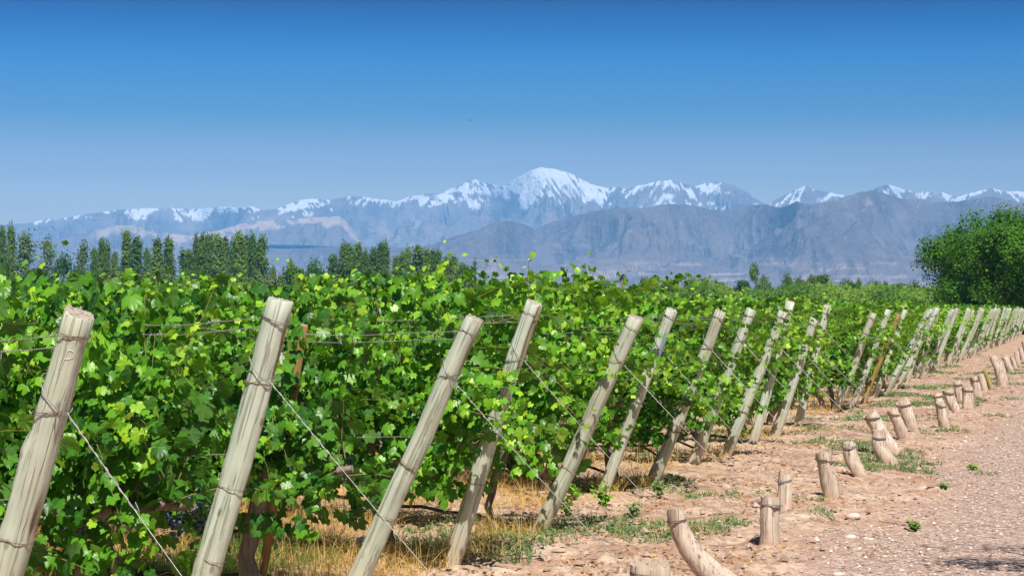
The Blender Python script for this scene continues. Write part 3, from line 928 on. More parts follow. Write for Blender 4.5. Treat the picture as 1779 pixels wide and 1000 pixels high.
POST_LABELS = ['thickest weathered post at far left with chalked letter and missing bark', 'tall pale post second from the left with brown split edge',
               'smooth greenish leaning post third from the left, knot halfway down', 'pale leaning post with brown split top wrapped by vine leaves',
               'fifth leaning post from the left, crossed by leaves at mid height', 'slim leaning post with blue paint streak near its top',
               'greenish leaning post beside the bare soil heap', 'leaning post eighth from the left, crossed by a leafy shoot',
               'greyish leaning post just left of a whiter slim post', 'slim whitish post close behind a greyer leaning post',
               'thick leaning post with brown split top, eleventh from left', 'short whitish post mostly hidden by vines, twelfth from left',
               'white post with leaves across its waist, thirteenth from left', 'half hidden slim post, fourteenth from the left',
               'thin orange-brown leaning post among pale ones', 'slim grey post just right of the orange-brown post',
               'pale leaning post, seventeenth from the left', 'pale leaning post, eighteenth from the left']
post_far = []
POSTS = []
for ri, (b, top) in enumerate(ROWS):
    dv = top - b; L = dv.length; dirn = dv.normalized()
    qz = Vector((0, 0, 1)).rotation_difference(dirn)
    r = [.059, .058, .053, .053, .055, .050, .056, .052, .055, .052, .062, .056, .06, .05, .045, .05, .06, .055][ri] if ri < 18 else vr.uniform(.05, .062)
    if ri < 18:
        me, axis = post_mesh(L, r, ri, brown=(ri == 14), bend=[0, .03, .012, -.03, .02, 0, .02, 0, .01, .02, 0, 0, 0, 0, 0, 0, 0, 0][ri], notch=(ri == 0), groove={0: (-.45, .5, .62), 1: (-.25, .78, .97), 2: (-.35, .80, .96), 3: (-.7, .72, 1.1), 8: (-.5, .75, 1.1), 10: (-.35, .62, 1.1)}.get(ri))
        o = link('end_post', me)
        lab = POST_LABELS[ri]
    else:
        if len(post_far) < 5:
            me, axis = post_mesh(1.75, r, ri); post_far.append((me, axis)); o = link('end_post', me)
        else:
            me, axis = post_far[ri % 5]; o = link('end_post', me)
        o.scale = (1, 1, L / 1.75)
        lab = f'small pale leaning post, {ordw(ri)} from the left' if ri < 40 else 'tiny pale post in the crowded far end of the line'
    o.location = b
    o.rotation_mode = 'QUATERNION'
    o.rotation_quaternion = qz
    tag(o, lab, 'post', 'leaning end posts of the vine rows' if ri < 40 else 'tiny far posts of the line')
    POSTS.append(o)
    if ri < 14:
        px_, py_, z_, tap = axis
        for fi, f in enumerate((.955, .80, .52, .33) if ri < 9 else (.94, .8)):
            zc = L * f + vr.uniform(-.02, .02)
            rr_ = float(np.interp(zc, z_, tap)) * 1.04
            rb = ring_mesh(rr_, vr.uniform(-.1, .1) + (.45 if fi == 1 else 0), ri * 7 + fi, wr=.0016 if ri < 5 else .0022)
            c = link('wire_tie', rb.mesh('wire_tie', [M['rust']]), o)
            c.location = (float(np.interp(zc, z_, px_)), float(np.interp(zc, z_, py_)), zc)
bpy.context.view_layer.update()

# chalk letter on the first post: traced on its camera side
o = POSTS[0]
mw = o.matrix_basis
inv = mw.inverted()
camdir = (inv.to_3x3() @ (Vector((0, 0, HC)) - (ROWS[0][0] + ROWS[0][1]) / 2)).normalized()
ang0 = math.atan2(camdir.y, camdir.x)
cb = MB()
L0 = (ROWS[0][1] - ROWS[0][0]).length
def on_post(da, dz):
    r_ = .0572
    a = ang0 + da / r_
    return (r_ * math.cos(a), r_ * math.sin(a), L0 - .155 + dz)
STROKES = [[(-.010, -.036), (-.005, .0), (-.001, .034)], [(-.001, .034), (.012, .036), (.023, .027), (.021, .012), (.009, .003), (-.004, .002)]]
for s in STROKES:
    cb.tube([on_post(*q) for q in s], .0008, 5)
link('chalk_letter', cb.mesh('chalk_letter', [M['chalk']]), o)
# blue paint streak on the sixth post
o = POSTS[5]
inv = o.matrix_basis.inverted()
cd = (inv.to_3x3() @ (Vector((0, 0, HC)) - ROWS[5][0])).normalized()
a0 = math.atan2(cd.y, cd.x)
M['blue'] = simple_mat('blue_paint', (.12, .28, .46), .7, 0, 25, (.28, .38, .42))
pb = MB()
L5 = (ROWS[5][1] - ROWS[5][0]).length
aa = np.linspace(a0 + .35, a0 + 1.1, 7); zz = np.linspace(L5 - .42, L5 - .22, 9)
A2, Z2 = np.meshgrid(aa, zz)
R2 = .0545 + 0 * A2
pv = np.stack([R2 * np.cos(A2), R2 * np.sin(A2), Z2 + .03 * np.sin(A2 * 9)], -1).reshape(-1, 3)
pq = np.array([[i * 7 + j, i * 7 + j + 1, (i + 1) * 7 + j + 1, (i + 1) * 7 + j] for i in range(8) for j in range(6)])
pb.add(pv, pq)
link('paint_streak', pb.mesh('paint_streak', [M['blue']]), o)

# a short brown line post inside the third row, and further inner posts
LINE_POSTS = [(2, .55, True, 1.56, 'short brown post behind the second leaning post'), (8, 1.0, False, 1.72, 'whitish inner post rising above the ninth row'),
              (11, .7, False, 1.62, 'grey inner post beside the twelfth end post'), (13, 1.2, False, 1.68, 'grey inner post standing behind the fourteenth end post'),
              (16, 1.1, False, 1.66, 'pale inner post behind the seventeenth end post'), (19, .9, False, 1.66, 'pale inner post behind the twentieth end post')]
for ri, u, br, L, lab in LINE_POSTS:
    me, axis = post_mesh(L, .024 if br else .045, 60 + ri, brown=br)
    o = link('line_post', me)
    o.location = ROWS[ri][0] + U * u
    o.rotation_mode = 'QUATERNION'
    o.rotation_quaternion = Vector((0, 0, 1)).rotation_difference(Vector((O.x * .2, O.y * .2, 1)).normalized())
    tag(o, lab, 'post', 'inner posts of the vine rows')

# ------------------------------------------------------------------ anchor stakes
STAKES = [  # path of pixels from the ground up, width in pixels at the top and at the foot, label
    ([(1128, 1118), (1129, 1050), (1130, 974)], 62, 74, 'thickest sawn stump at the bottom edge of the photo'),
    ([(1292, 1030), (1240, 1002), (1200, 960), (1178, 915), (1172, 882)], 27, 44, 'bent root-like stake with wire round its neck'),
    ([(1336, 950), (1337, 905), (1339, 862)], 33, 34, 'upright round stake with double white wire, nearest whole stake'),
    ([(1364, 893), (1363, 860), (1363, 822)], 22, 26, 'narrow stake standing just behind the upright round stake'),
    ([(1446, 865), (1438, 830), (1430, 785)], 29, 26, 'stout stake leaning left with flat cracked top'),
    ([(1498, 829), (1484, 805), (1476, 785), (1474, 768)], 22, 24, 'curved stake with splintered top and pale wire'),
    ([(1546, 806), (1536, 790), (1527, 774), (1527, 748)], 20, 32, 'stake with swollen foot in front of a longer leaning stake'),
    ([(1556, 788), (1536, 762), (1521, 735), (1510, 718)], 24, 26, 'longer leaning stake behind the swollen one'),
    ([(1572, 764), (1562, 738), (1549, 712)], 19, 20, 'leaning stake left of a broad pale stake'),
    ([(1586, 750), (1578, 722), (1567, 695)], 23, 22, 'broad pale stake with straight sides'),
    ([(1642, 744), (1637, 722), (1634, 698)], 16, 18, 'short upright stake with dark band, first beyond the gap'),
    ([(1638, 722), (1632, 700), (1627, 683)], 15, 17, 'small stake hidden behind the short upright stake'),
    ([(1661, 716), (1653, 697), (1645, 676)], 17, 19, 'pale leaning stake beyond the gap'),
    ([(1668, 698), (1666, 682), (1663, 662)], 13, 17, 'dark shaded stake among the far stakes'),
    ([(1682, 708), (1682, 692), (1680, 672)], 17, 21, 'wide stump with sunken wire among the far stakes'),
    ([(1700, 693), (1696, 674), (1691, 655)], 13, 15, 'leaning stake just right of the wide stump'),
    ([(1712, 679), (1708, 665), (1703, 650)], 10, 11, 'thin leaning stake left of the greenish stake'),
    ([(1722, 676), (1716, 660), (1709, 641)], 10, 11, 'greenish yellow leaning stake'),
    ([(1741, 671), (1738, 655), (1733, 638), (1724, 618)], 12, 16, 'bent pale stake right of the greenish stake'),
    ([(1746, 662), (1742, 645), (1739, 628)], 9, 11, 'slim stake behind the bent pale stake'),
    ([(1757, 649), (1751, 634), (1745, 619)], 11, 12, 'leaning stake, fifth from the right edge'),
    ([(1764, 641), (1761, 630), (1758, 620)], 8, 8, 'small stake, fourth from the right edge'),
    ([(1770, 636), (1768, 624), (1766, 611)], 8, 8, 'small stake, third from the right edge'),
    ([(1777, 626), (1775, 615), (1773, 604)], 8, 8, 'small stake, second from the right edge'),
    ([(1786, 620), (1783, 608), (1779, 592)], 9, 9, 'small dark stake cut by the right edge')]
STK = []
for si, (path, wt, wf, lab) in enumerate(STAKES):
    d = F * HC / (path[0][1] - HZ)
    base = Vector(((path[0][0] - 890) / F * d, d, 0))
    pts = []
    for (x, y) in path:
        pts.append(((x - 890) / F * d - base.x, 0, HC - (y - HZ) / F * d))
    pts = np.array(pts)
    # lean a little towards the post as well, and root it below the soil
    tt = np.linspace(0, 1, len(pts)); tf = np.linspace(0, 1, 14)
    sm = np.stack([np.interp(tf, tt, pts[:, i]) for i in range(3)], 1)
    for _ in range(2):
        sm[1:-1] = .25 * sm[:-2] + .5 * sm[1:-1] + .25 * sm[2:]
    down = sm[0] + (sm[0] - sm[2]) * 1.0
    down[2] = -.15
    sm = np.vstack([down[None], sm])
    rt, rf = wt / F * d / 2, wf / F * d / 2
    rad = np.linspace(rf * 1.05, rt, len(sm))
    b = MB()
    b.tube(sm, rad, 16, cap=True, cap_m=1, wob=.15, seed=si + 50)
    # splintered rim
    rg = np.random.default_rng(si)
    vtop = b.v[0].reshape(len(sm), 16, 3)
    vtop[-1, :, 2] += rg.normal(0, rt * .22, 16); vtop[-2] += (vtop[-1] - vtop[-2]) * .3
    b.v[2][:16] = vtop[-1]
    o = link('anchor_stake', b.mesh('anchor_stake', [M['stake_green'] if 'greenish yellow' in lab else M['stake'], M['stake_end']]))
    o.location = base
    tag(o, lab, 'stake', 'wooden anchor stakes along the track')
    tz = .80
    kk = int(len(sm) * tz)
    c = sm[kk]
    if si < 16:
        rb = ring_mesh(rad[kk] * 1.06, .12 * (1 if si % 2 else -1), 300 + si, turns=2.2, wr=max(.003, .0009 * d / 4), tail=(si < 6))
        w = link('wire_loop', rb.mesh('wire_loop', [M['wire'] if si in (2, 3, 5, 6) else M['rust']]), o)
        w.location = tuple(c - np.array([0, 0, .01]))
    STK.append((base, c, rad[kk]))

# ------------------------------------------------------------------ guy wires
def guy(ri, end, lab):
    b, top = ROWS[ri]
    ax = (top - b)
    st = b + ax * .80
    rp = [.060, .062, .056, .056, .058, .050, .056, .052][ri] if ri < 8 else .055
    off = (Vector(end) - st).normalized()
    side = off - ax.normalized() * off.dot(ax.normalized()); side.normalize()
    s0 = np.array(st + side * (rp + .004)); e0 = np.array(end)
    L = np.linalg.norm(e0 - s0); dv = (e0 - s0) / L
    n1_ = np.cross(dv, [0, 1, 0]); n1_ /= np.linalg.norm(n1_); n2_ = np.cross(dv, n1_)
    wr = .0019 if ri < 4 else .0024 if ri < 8 else .0032
    bld = MB()
    f = np.linspace(0, 1, 24)
    pts = s0 + np.outer(f, e0 - s0); pts[:, 2] -= .018 * np.sin(f * math.pi)
    bld.tube(pts, wr, 5)
    # the twisted tail near the post
    f = np.linspace(.0, .27, 60)
    tw = np.linspace(0, 2 * math.pi * 7, 60)
    pts = s0 + np.outer(f, e0 - s0) + np.outer(np.cos(tw) * .0034, n1_) + np.outer(np.sin(tw) * .0034, n2_)
    pts[:, 2] -= .018 * np.sin(f * math.pi)
    endp = pts[-1]
    pts = np.vstack([pts, endp + n1_ * .008, endp + n1_ * .014 - dv * .03])
    bld.tube(pts, wr * .9, 5)
    # the slanting turn round the post
    axn = np.array(ax.normalized()); sdn = np.array(side); bn = np.cross(axn, sdn)
    a = np.linspace(0, 2 * math.pi, 30, endpoint=False)
    cen = np.array(st)
    pts = cen + np.outer(np.cos(a) * (rp + .004), sdn) + np.outer(np.sin(a) * (rp + .004), bn) + np.outer(-np.cos(a) * .05 + .05, axn)
    bld.tube(pts, wr, 5, closed=True)
    o = link('guy_wire', bld.mesh('guy_wire', [M['wire']]))
    tag(o, lab, 'wire', 'guy wires from the end posts to the ground')
pairs = {2: 0, 3: 1, 4: 2, 5: 3, 6: 4, 7: 5, 8: 6, 9: 7, 10: 8, 11: 9, 12: 10, 13: 12, 15: 14, 17: 15, 19: 18}
for ri in range(20):
    if ri in (0, 1):
        e = ROWS[ri][0] + O * (1.72 if ri else 1.55); e = (e.x, e.y, .12)
    elif ri in pairs:
        base, c, r_ = STK[pairs[ri]]
        e = (base.x + c[0] - r_, base.y + c[1], c[2])
    else:
        continue
    guy(ri, e, f'slanting twisted guy wire of the {ordw(ri)} leaning post from the left')

# ------------------------------------------------------------------ trellis wires and drip hoses
for ri in range(12):
    b, top = ROWS[ri]
    L = max(1.6, (b.x + .275 * b.y) / .782 + 1.5)
    ax = top - b
    for wi, (f, z1, nm) in enumerate(((.955, 1.53, 'upper'), (.93, 1.49, 'lower'), (.60, .98, 'middle'))):
        if wi == 2 and ri > 6: continue
        s = b + ax * f
        k = int(L * 8)
        uu = np.linspace(0, 1, k)
        e = b + U * L
        pts = np.stack([s.x + (e.x - s.x) * uu, s.y + (e.y - s.y) * uu + (wi - .5) * .05, s.z + (z1 - s.z) * uu - .03 * np.sin(uu * math.pi * 3) ** 2], 1)
        bld = MB(); bld.tube(pts, .0022 if ri < 5 else .0028, 5)
        if wi < 2 and ri < 6:   # withered tendrils wound on the wire
            rg = np.random.default_rng(ri * 3 + wi)
            for q in range(int(L * 5)):
                u0 = rg.uniform(0, .97); c = np.array([np.interp(u0, uu, pts[:, i]) for i in range(3)])
                a = np.linspace(0, rg.uniform(8, 22), 16)
                d_ = np.array(U) * rg.uniform(.02, .06)
                hp = c + np.outer(a / a[-1], d_) + np.stack([0 * a, np.cos(a) * .006, np.sin(a) * .006], 1)
                if rg.random() < .4:
                    hp = np.vstack([hp, hp[-1] + [rg.normal(0, .02), -.01, -.03], hp[-1] + [rg.normal(0, .03), -.01, -.05]])
                bld.tube(hp, .0016, 4)
        o = link('trellis_wire', bld.mesh('trellis_wire', [M['wire']]))
        tag(o, f'{nm} trellis wire strung along the {ordw(ri)} vine row from the left', 'wire', 'trellis wires along the vine rows')
    if 1 < ri < 10:
        rg = np.random.default_rng(ri + 31)
        k = int(L * 5)
        uu = np.linspace(.15, L, k)
        zz = .16 + .05 * np.sin(uu * 1.9 + ri) + .02 * rg.normal(size=k)
        yy = -.10 + .04 * np.sin(uu * 2.7)
        zz[0] = .05; zz[1] = .10
        bld = MB()
        bld.tube(np.stack([b.x + U.x * uu - U.y * yy, b.y + U.y * uu + U.x * yy, zz], 1), .0125, 8)
        o = link('drip_hose', bld.mesh('drip_hose', [M['hose']]))
        tag(o, f'black drip hose running low under the {ordw(ri)} vine row', 'hose', 'drip hoses under the vine rows')

# ------------------------------------------------------------------ ground cover
def gz(x, y):
    return ground_h(x, y) * np.exp(-((x * x + y * y) / 4900))
def blades(pos, h, w, lean, tint, rg, segs=3):
    k = len(pos)
    a = rg.uniform(0, 6.28, k)
    side = np.stack([np.cos(a), np.sin(a), 0 * a], 1)
    la = rg.uniform(0, 6.28, k)
    ld = np.stack([np.cos(la), np.sin(la), 0 * la], 1) * lean[:, None]
    V_, TI_ = [], []
    for s in range(segs + 1):
        f = s / segs
        c = pos + ld * (f ** 1.7)[None] * h[:, None] if False else pos + ld * (f ** 1.7) * h[:, None] + np.array([0, 0, 1]) * (h * (f - .35 * np.minimum(lean, 1.5) * f * f).clip(0.02, 1) * 1)[:, None]
        ww = (w * (1 - f * .85))[:, None]
        V_.append(c - side * ww); V_.append(c + side * ww)
        TI_.append(tint); TI_.append(tint)
    v = np.stack(V_, 1)
    m_ = 2 * (segs + 1)
    q = np.array([[2 * s, 2 * s + 1, 2 * s + 3, 2 * s + 2] for s in range(segs)])
    q = (q[None] + (np.arange(k) * m_)[:, None, None]).reshape(-1, 4)
    return v.reshape(-1, 3), q, np.stack(TI_, 1).ravel()
rg = np.random.default_rng(8)
# dry straw under and between the rows
P, H_, W_, LN, TI = [], [], [], [], []
for ri in range(1, 16):
    b = ROWS[ri][0]
    L = max(1.2, (b.x + .275 * b.y) / .782 + .4)
    for strip in ((0, .45, 1300 if ri < 7 else 420), (-.9, .5, 900 if ri < 6 else 200)):
        k = int(L * strip[2])
        u = rg.uniform(-.1, L, k); y = strip[0] + rg.normal(0, strip[1], k)
        x_ = b.x + U.x * u + .436 * y; y_ = b.y + U.y * u + .9 * y
        keep = fbm(x_ * 1.3, y_ * 1.3, 14, 3) > -.15 + (.25 if ri > 8 else 0)
        x_, y_ = x_[keep], y_[keep]
        kk = len(x_)
        P.append(np.stack([x_, y_, gz(x_, y_) - .005], 1)); H_.append(rg.uniform(.05, .30, kk) * (1 if ri < 8 else .8)); W_.append(np.full(kk, .0024 if ri < 6 else .0035))
        LN.append(np.where(rg.random(kk) < .45, np.abs(rg.normal(1.7, .5, kk)), np.abs(rg.normal(.6, .5, kk)))); TI.append(np.clip(rg.normal(.5, .28, kk), 0, 1))
v, q, ti = blades(*[np.concatenate(a) for a in (P, H_, W_, LN, TI)], rg)
o = link('dry_straw', mesh_np('dry_straw', v, q, True, {'tint': ti, 'vein': ti * 0}, [M['straw']]))
tag(o, 'dry golden straw lying under the vines', 'straw', None, 'stuff')
# green grass by the nearest rows and low weeds on the soil
P, H_, W_, LN, TI = [], [], [], [], []
def grass_patch(cx, cy, rx, ry, k, hh, ti0, ww=.003):
    x_ = cx + rg.normal(0, rx, k); y_ = cy + rg.normal(0, ry, k)
    P.append(np.stack([x_, y_, gz(x_, y_) - .004], 1)); H_.append(rg.uniform(.3, 1, k) * hh); W_.append(np.full(k, ww)); LN.append(np.abs(rg.normal(.5, .4, k))); TI.append(np.clip(rg.normal(ti0, .2, k), 0, 1))
for (px, py, rx, ry, k, hh, t0) in ((430, 985, .22, .25, 1000, .22, .35), (330, 1000, .3, .3, 900, .2, .4), (60, 990, .25, .2, 1100, .22, .25), (180, 1000, .25, .2, 700, .2, .35),
                                    (560, 985, .2, .2, 250, .16, .5), (730, 960, .2, .3, 200, .14, .4), (400, 940, .2, .3, 300, .16, .45)):
    g = gpt(px, py); grass_patch(g.x, g.y, rx, ry, k, hh, t0)
v, q, ti = blades(*[np.concatenate(a) for a in (P, H_, W_, LN, TI)], rg)
o = link('green_grass', mesh_np('green_grass', v, q, True, {'tint': ti, 'vein': ti * 0}, [M['grassblade']]))
tag(o, 'green grass tufts under the nearest vines', 'grass', None, 'stuff')
# weeds: small leaves in flat rosettes, thick where the noise says so
k = 60000
yy = 9.5 * (60 / 9.5) ** rg.random(k); vv = rg.uniform(-.9, 6.5, k)
xx = .287 * yy - 3.985 + vv / .961
nz = fbm(xx * .75, yy * .75, 61, 3) + .5 * vnoise(xx * 3.2, yy * 3.2, 8)
pref = np.interp(vv, [-.9, -.2, .6, 1.2, 1.8, 2.6, 4, 6.5], [.2, .12, .0, .12, .12, -.2, -.5, -.7])
keep = (nz + pref > .60) & (rg.random(len(xx)) < .75)
xx, yy = xx[keep], yy[keep]
bp_ = np.stack([np.repeat(xx, 5) + rg.normal(0, .03, len(xx) * 5), np.repeat(yy, 5) + rg.normal(0, .05, len(xx) * 5)], 1)
kb = len(bp_)
wv, wq, wti = blades(np.stack([bp_[:, 0], bp_[:, 1], gz(bp_[:, 0], bp_[:, 1]) - .003], 1), rg.uniform(.02, .075, kb), .002 + .00018 * bp_[:, 1], np.abs(rg.normal(.6, .5, kb)), np.clip(rg.normal(.45, .25, kb), 0, 1), rg, 2)
tag(link('weed_blades', mesh_np('weed_blades', wv, wq, True, {'tint': wti, 'vein': wti * 0}, [M['weed']])), 'thin short weed blades among the low weeds', 'weeds', None, 'stuff')
P, N, T, S, TI = [], [], [], [], []
for rep in range(4):
    k = len(xx); s = np.clip(.008 + .0008 * yy, 0, .04)
    px_ = xx + rg.normal(0, .022, k) * (1 + yy * .02); py_ = yy + rg.normal(0, .03, k) * (1 + yy * .02)
    P.append(np.stack([px_, py_, gz(px_, py_) + rg.uniform(.0, .035, k)], 1))
    N.append(np.stack([rg.normal(0, .6, k), rg.normal(-.2, .6, k), np.ones(k)], 1)); T.append(rg.normal(0, 1, (k, 3)))
    S.append(s * rg.uniform(.6, 1.5, k)); TI.append(np.clip(.4 + .25 * fbm(px_ * 2, py_ * 2, 3, 2) + rg.normal(0, .15, k), 0, 1))
v, t, ti, ve = leaves_np(LEAF_D, *[np.concatenate(a) for a in (P, N, T, S, TI)])
o = link('weeds', mesh_np('weeds', v, t, True, {'tint': ti, 'vein': ve * 0}, [M['weed']]))
tag(o, 'low green weeds scattered over the bare soil strip', 'weeds', None, 'stuff')
# fallen leaves and bark scraps
k = 20000
yy = 9.5 * (60 / 9.5) ** rg.random(k); vv = rg.normal(.6, 1.1, k)
xx = .287 * yy - 3.985 + vv / .961
keep = (fbm(xx * 1.1, yy * 1.6, 91, 3) > .30)
xx, yy = xx[keep], yy[keep]; k = len(xx)
v, t, ti, ve = leaves_np(LEAF_C, np.stack([xx, yy, gz(xx, yy) + .012], 1), np.stack([rg.normal(0, .5, k), rg.normal(-.2, .5, k), np.ones(k)], 1), rg.normal(0, 1, (k, 3)),
                         rg.uniform(.006, .022, k), np.clip(rg.normal(.5, .35, k), 0, 1))
o = link('fallen_leaves', mesh_np('fallen_leaves', v, t, True, {'tint': ti, 'vein': ve * 0}, [M['litter']]))
tag(o, 'rust-brown fallen leaves littering the soil', 'leaves', None, 'stuff')
# loose pebbles of the track and clods of the soil strip
k = 70000
yy = 9.8 * (70 / 9.8) ** rg.random(k); vv = rg.uniform(-.6, 9, k)
xx = .287 * yy - 3.985 + vv / .961
g_ = gravel_mask(xx, yy)
keep = (rg.random(k) < np.clip(g_ * .9 + .45, 0, 1)) & (np.abs(xx / yy) < .30)
xx, yy, g_ = xx[keep], yy[keep], g_[keep]; k = len(xx)
oc = np.array([(1, 0, 0), (-1, 0, 0), (0, 1, 0), (0, -1, 0), (0, 0, .7), (0, 0, -.5)], float)
of = np.array([(0, 2, 4), (2, 1, 4), (1, 3, 4), (3, 0, 4), (2, 0, 5), (1, 2, 5), (3, 1, 5), (0, 3, 5)])
sz_ = (.005 + .012 * rg.random(k) ** 3) * (1 + yy * .012) * np.where(g_ > .5, 1, 1 + 1.7 * rg.random(k) ** 3)
jit = rg.uniform(.6, 1.3, (k, 6, 3)); rot = rg.uniform(0, 6.28, k)
ov = oc[None] * jit * sz_[:, None, None]
cr, sr_ = np.cos(rot)[:, None], np.sin(rot)[:, None]
pv = np.stack([ov[..., 0] * cr - ov[..., 1] * sr_ + xx[:, None], ov[..., 0] * sr_ + ov[..., 1] * cr + yy[:, None], ov[..., 2] + gz(xx, yy)[:, None] + sz_[:, None] * .15], -1).reshape(-1, 3)
pt = (of[None] + (np.arange(k) * 6)[:, None, None]).reshape(-1, 3)
m, n, l, p = new_mat('pebble')
r = ramp(n, [(0, (.24, .145, .10)), (.4, (.44, .305, .235)), (.8, (.54, .41, .34)), (1, (.72, .62, .55))]); l.new(attr(n, 'tint'), r.inputs[0]); l.new(r.outputs[0], p.inputs['Base Color'])
p.inputs['Roughness'].default_value = .85
o = link('gravel', mesh_np('gravel', pv, pt, False, {'tint': np.repeat(np.where(g_ > .4, rg.random(k), .45 * rg.random(k) + .1), 6)}, [m]))
tag(o, 'loose pinkish gravel on the track', 'gravel', None, 'stuff')
# twigs and prunings
rg = np.random.default_rng(19)
tb_ = MB()
for q in range(420):
    y0 = 10 * (45 / 10) ** rg.random(); v0 = rg.normal(.7, .9)
    x0 = .287 * y0 - 3.985 + v0 / .961
    a = rg.uniform(0, 6.28); L = rg.uniform(.05, .28)
    f = np.linspace(-.5, .5, 4)
    px_ = x0 + np.cos(a) * f * L + rg.normal(0, .008, 4); py_ = y0 + np.sin(a) * f * L + rg.normal(0, .008, 4)
    tb_.tube(np.stack([px_, py_, gz(px_, py_) + .008 + .01 * rg.random()], 1), rg.uniform(.0015, .004) * (1 + y0 * .01), 4)
tag(link('twigs', tb_.mesh('twigs', [M['bark']])), 'dry twigs and prunings scattered on the soil', 'twigs', None, 'stuff')
# a few bigger stones one can point to
def stone(px, py, w, lab, seed):
    rg = np.random.default_rng(seed)
    g = gpt(px, py)
    v = BERRY[0].copy()
    v *= (1 + .12 * np.array([mnoise.noise(Vector(q) * 1.3 + Vector((seed, 0, 0))) for q in v]))[:, None]
    s = w / F * g.y / 2
    v = v * np.array([s, s * .7, s * .42])
    o = link('stone', mesh_np('stone', v, BERRY[1], True, None, [M['stone']]))
    o.location = (g.x, g.y, float(gz(np.array([g.x]), np.array([g.y]))[0]) + s * .12)
    o.rotation_euler = (0, 0, rg.uniform(-.5, .5))
    tag(o, lab, 'stone', 'loose stones on the soil')
stone(1477, 930, 26, 'flat pinkish stone near the lower edge of the soil strip', 4)
stone(1482, 902, 30, 'large pale grey stone beside a weed patch', 5)
stone(1676, 768, 12, 'small pale stone in the gravel, farthest of the loose stones', 6)
stone(1512, 932, 14, 'little whitish stone right of the flat pinkish stone', 7)
stone(1455, 990, 22, 'bluish grey half buried stone at the bottom edge', 8)
stone(1550, 800, 18, 'pale stone beside the foot of the swollen stake', 9)
stone(1196, 838, 16, 'round clod on the soil heap by the seventh post', 10)

# leafy seedlings at the feet of the posts
def plant(px, py, h, n_, lab, seed, mat='leaf'):
    rg = np.random.default_rng(seed)
    g = gpt(px, py)
    P, N, T, S, TI = [], [], [], [], []
    b = MB()
    for k in range(n_):
        a = rg.uniform(0, 6.28); rr_ = rg.uniform(0, .5) * h
        tipp = np.array([math.cos(a) * rr_, math.sin(a) * rr_, h * rg.uniform(.5, 1)])
        b.tube(np.array([[0, 0, -.02], tipp * .5 + [0, 0, .02], tipp]), [.003, .002, .0015], 4)
        for q in range(9):
            f = rg.uniform(.2, 1)
            P.append(tipp * f + rg.normal(0, .012, 3)); N.append(np.array([rg.normal(0, .5), -.3 + rg.normal(0, .4), .8])); T.append(rg.normal(0, 1, 3)); S.append(rg.uniform(.025, .05)); TI.append(rg.uniform(.3, .8))
    root = bpy.data.objects.new('leafy_weed', None); C.objects.link(root)
    root.location = (g.x, g.y, float(gz(np.array([g.x]), np.array([g.y]))[0]))
    v, t, ti, ve = leaves_np(LEAF_D, np.array(P), np.array(N), np.array(T), np.array(S), np.array(TI))
    link('foliage', mesh_np('foliage', v, t, True, {'tint': ti, 'vein': ve * 0}, [M[mat]]), root)
    link('stem', b.mesh('stem', [M['cane']]), root)
    tag(root, lab, 'plant', 'leafy weeds near the post feet')
plant(1052, 880, .24, 9, 'dark leafy weed at the foot of the sixth post', 1)
plant(1145, 868, .17, 7, 'bright weed at the foot of the seventh post', 2, 'weed')
plant(1105, 905, .16, 7, 'bright green weed between fifth post and bent stake', 3, 'weed')
plant(985, 900, .18, 6, 'small weed beside the fifth post base', 4)
plant(1210, 800, .15, 6, 'weed behind the base of the eighth post', 5, 'weed')
plant(1000, 870, .16, 6, 'weed under the black hose left of the sixth post', 6)
plant(1690, 812, .07, 7, 'low round weed alone on the gravel', 7, 'weed')
plant(1640, 850, .08, 8, 'paired low weed on the gravel edge', 8, 'weed')
plant(1588, 918, .07, 7, 'small weed on the gravel nearest the bottom edge', 9, 'weed')
plant(1290, 762, .14, 6, 'weed between the ninth and tenth posts', 10)

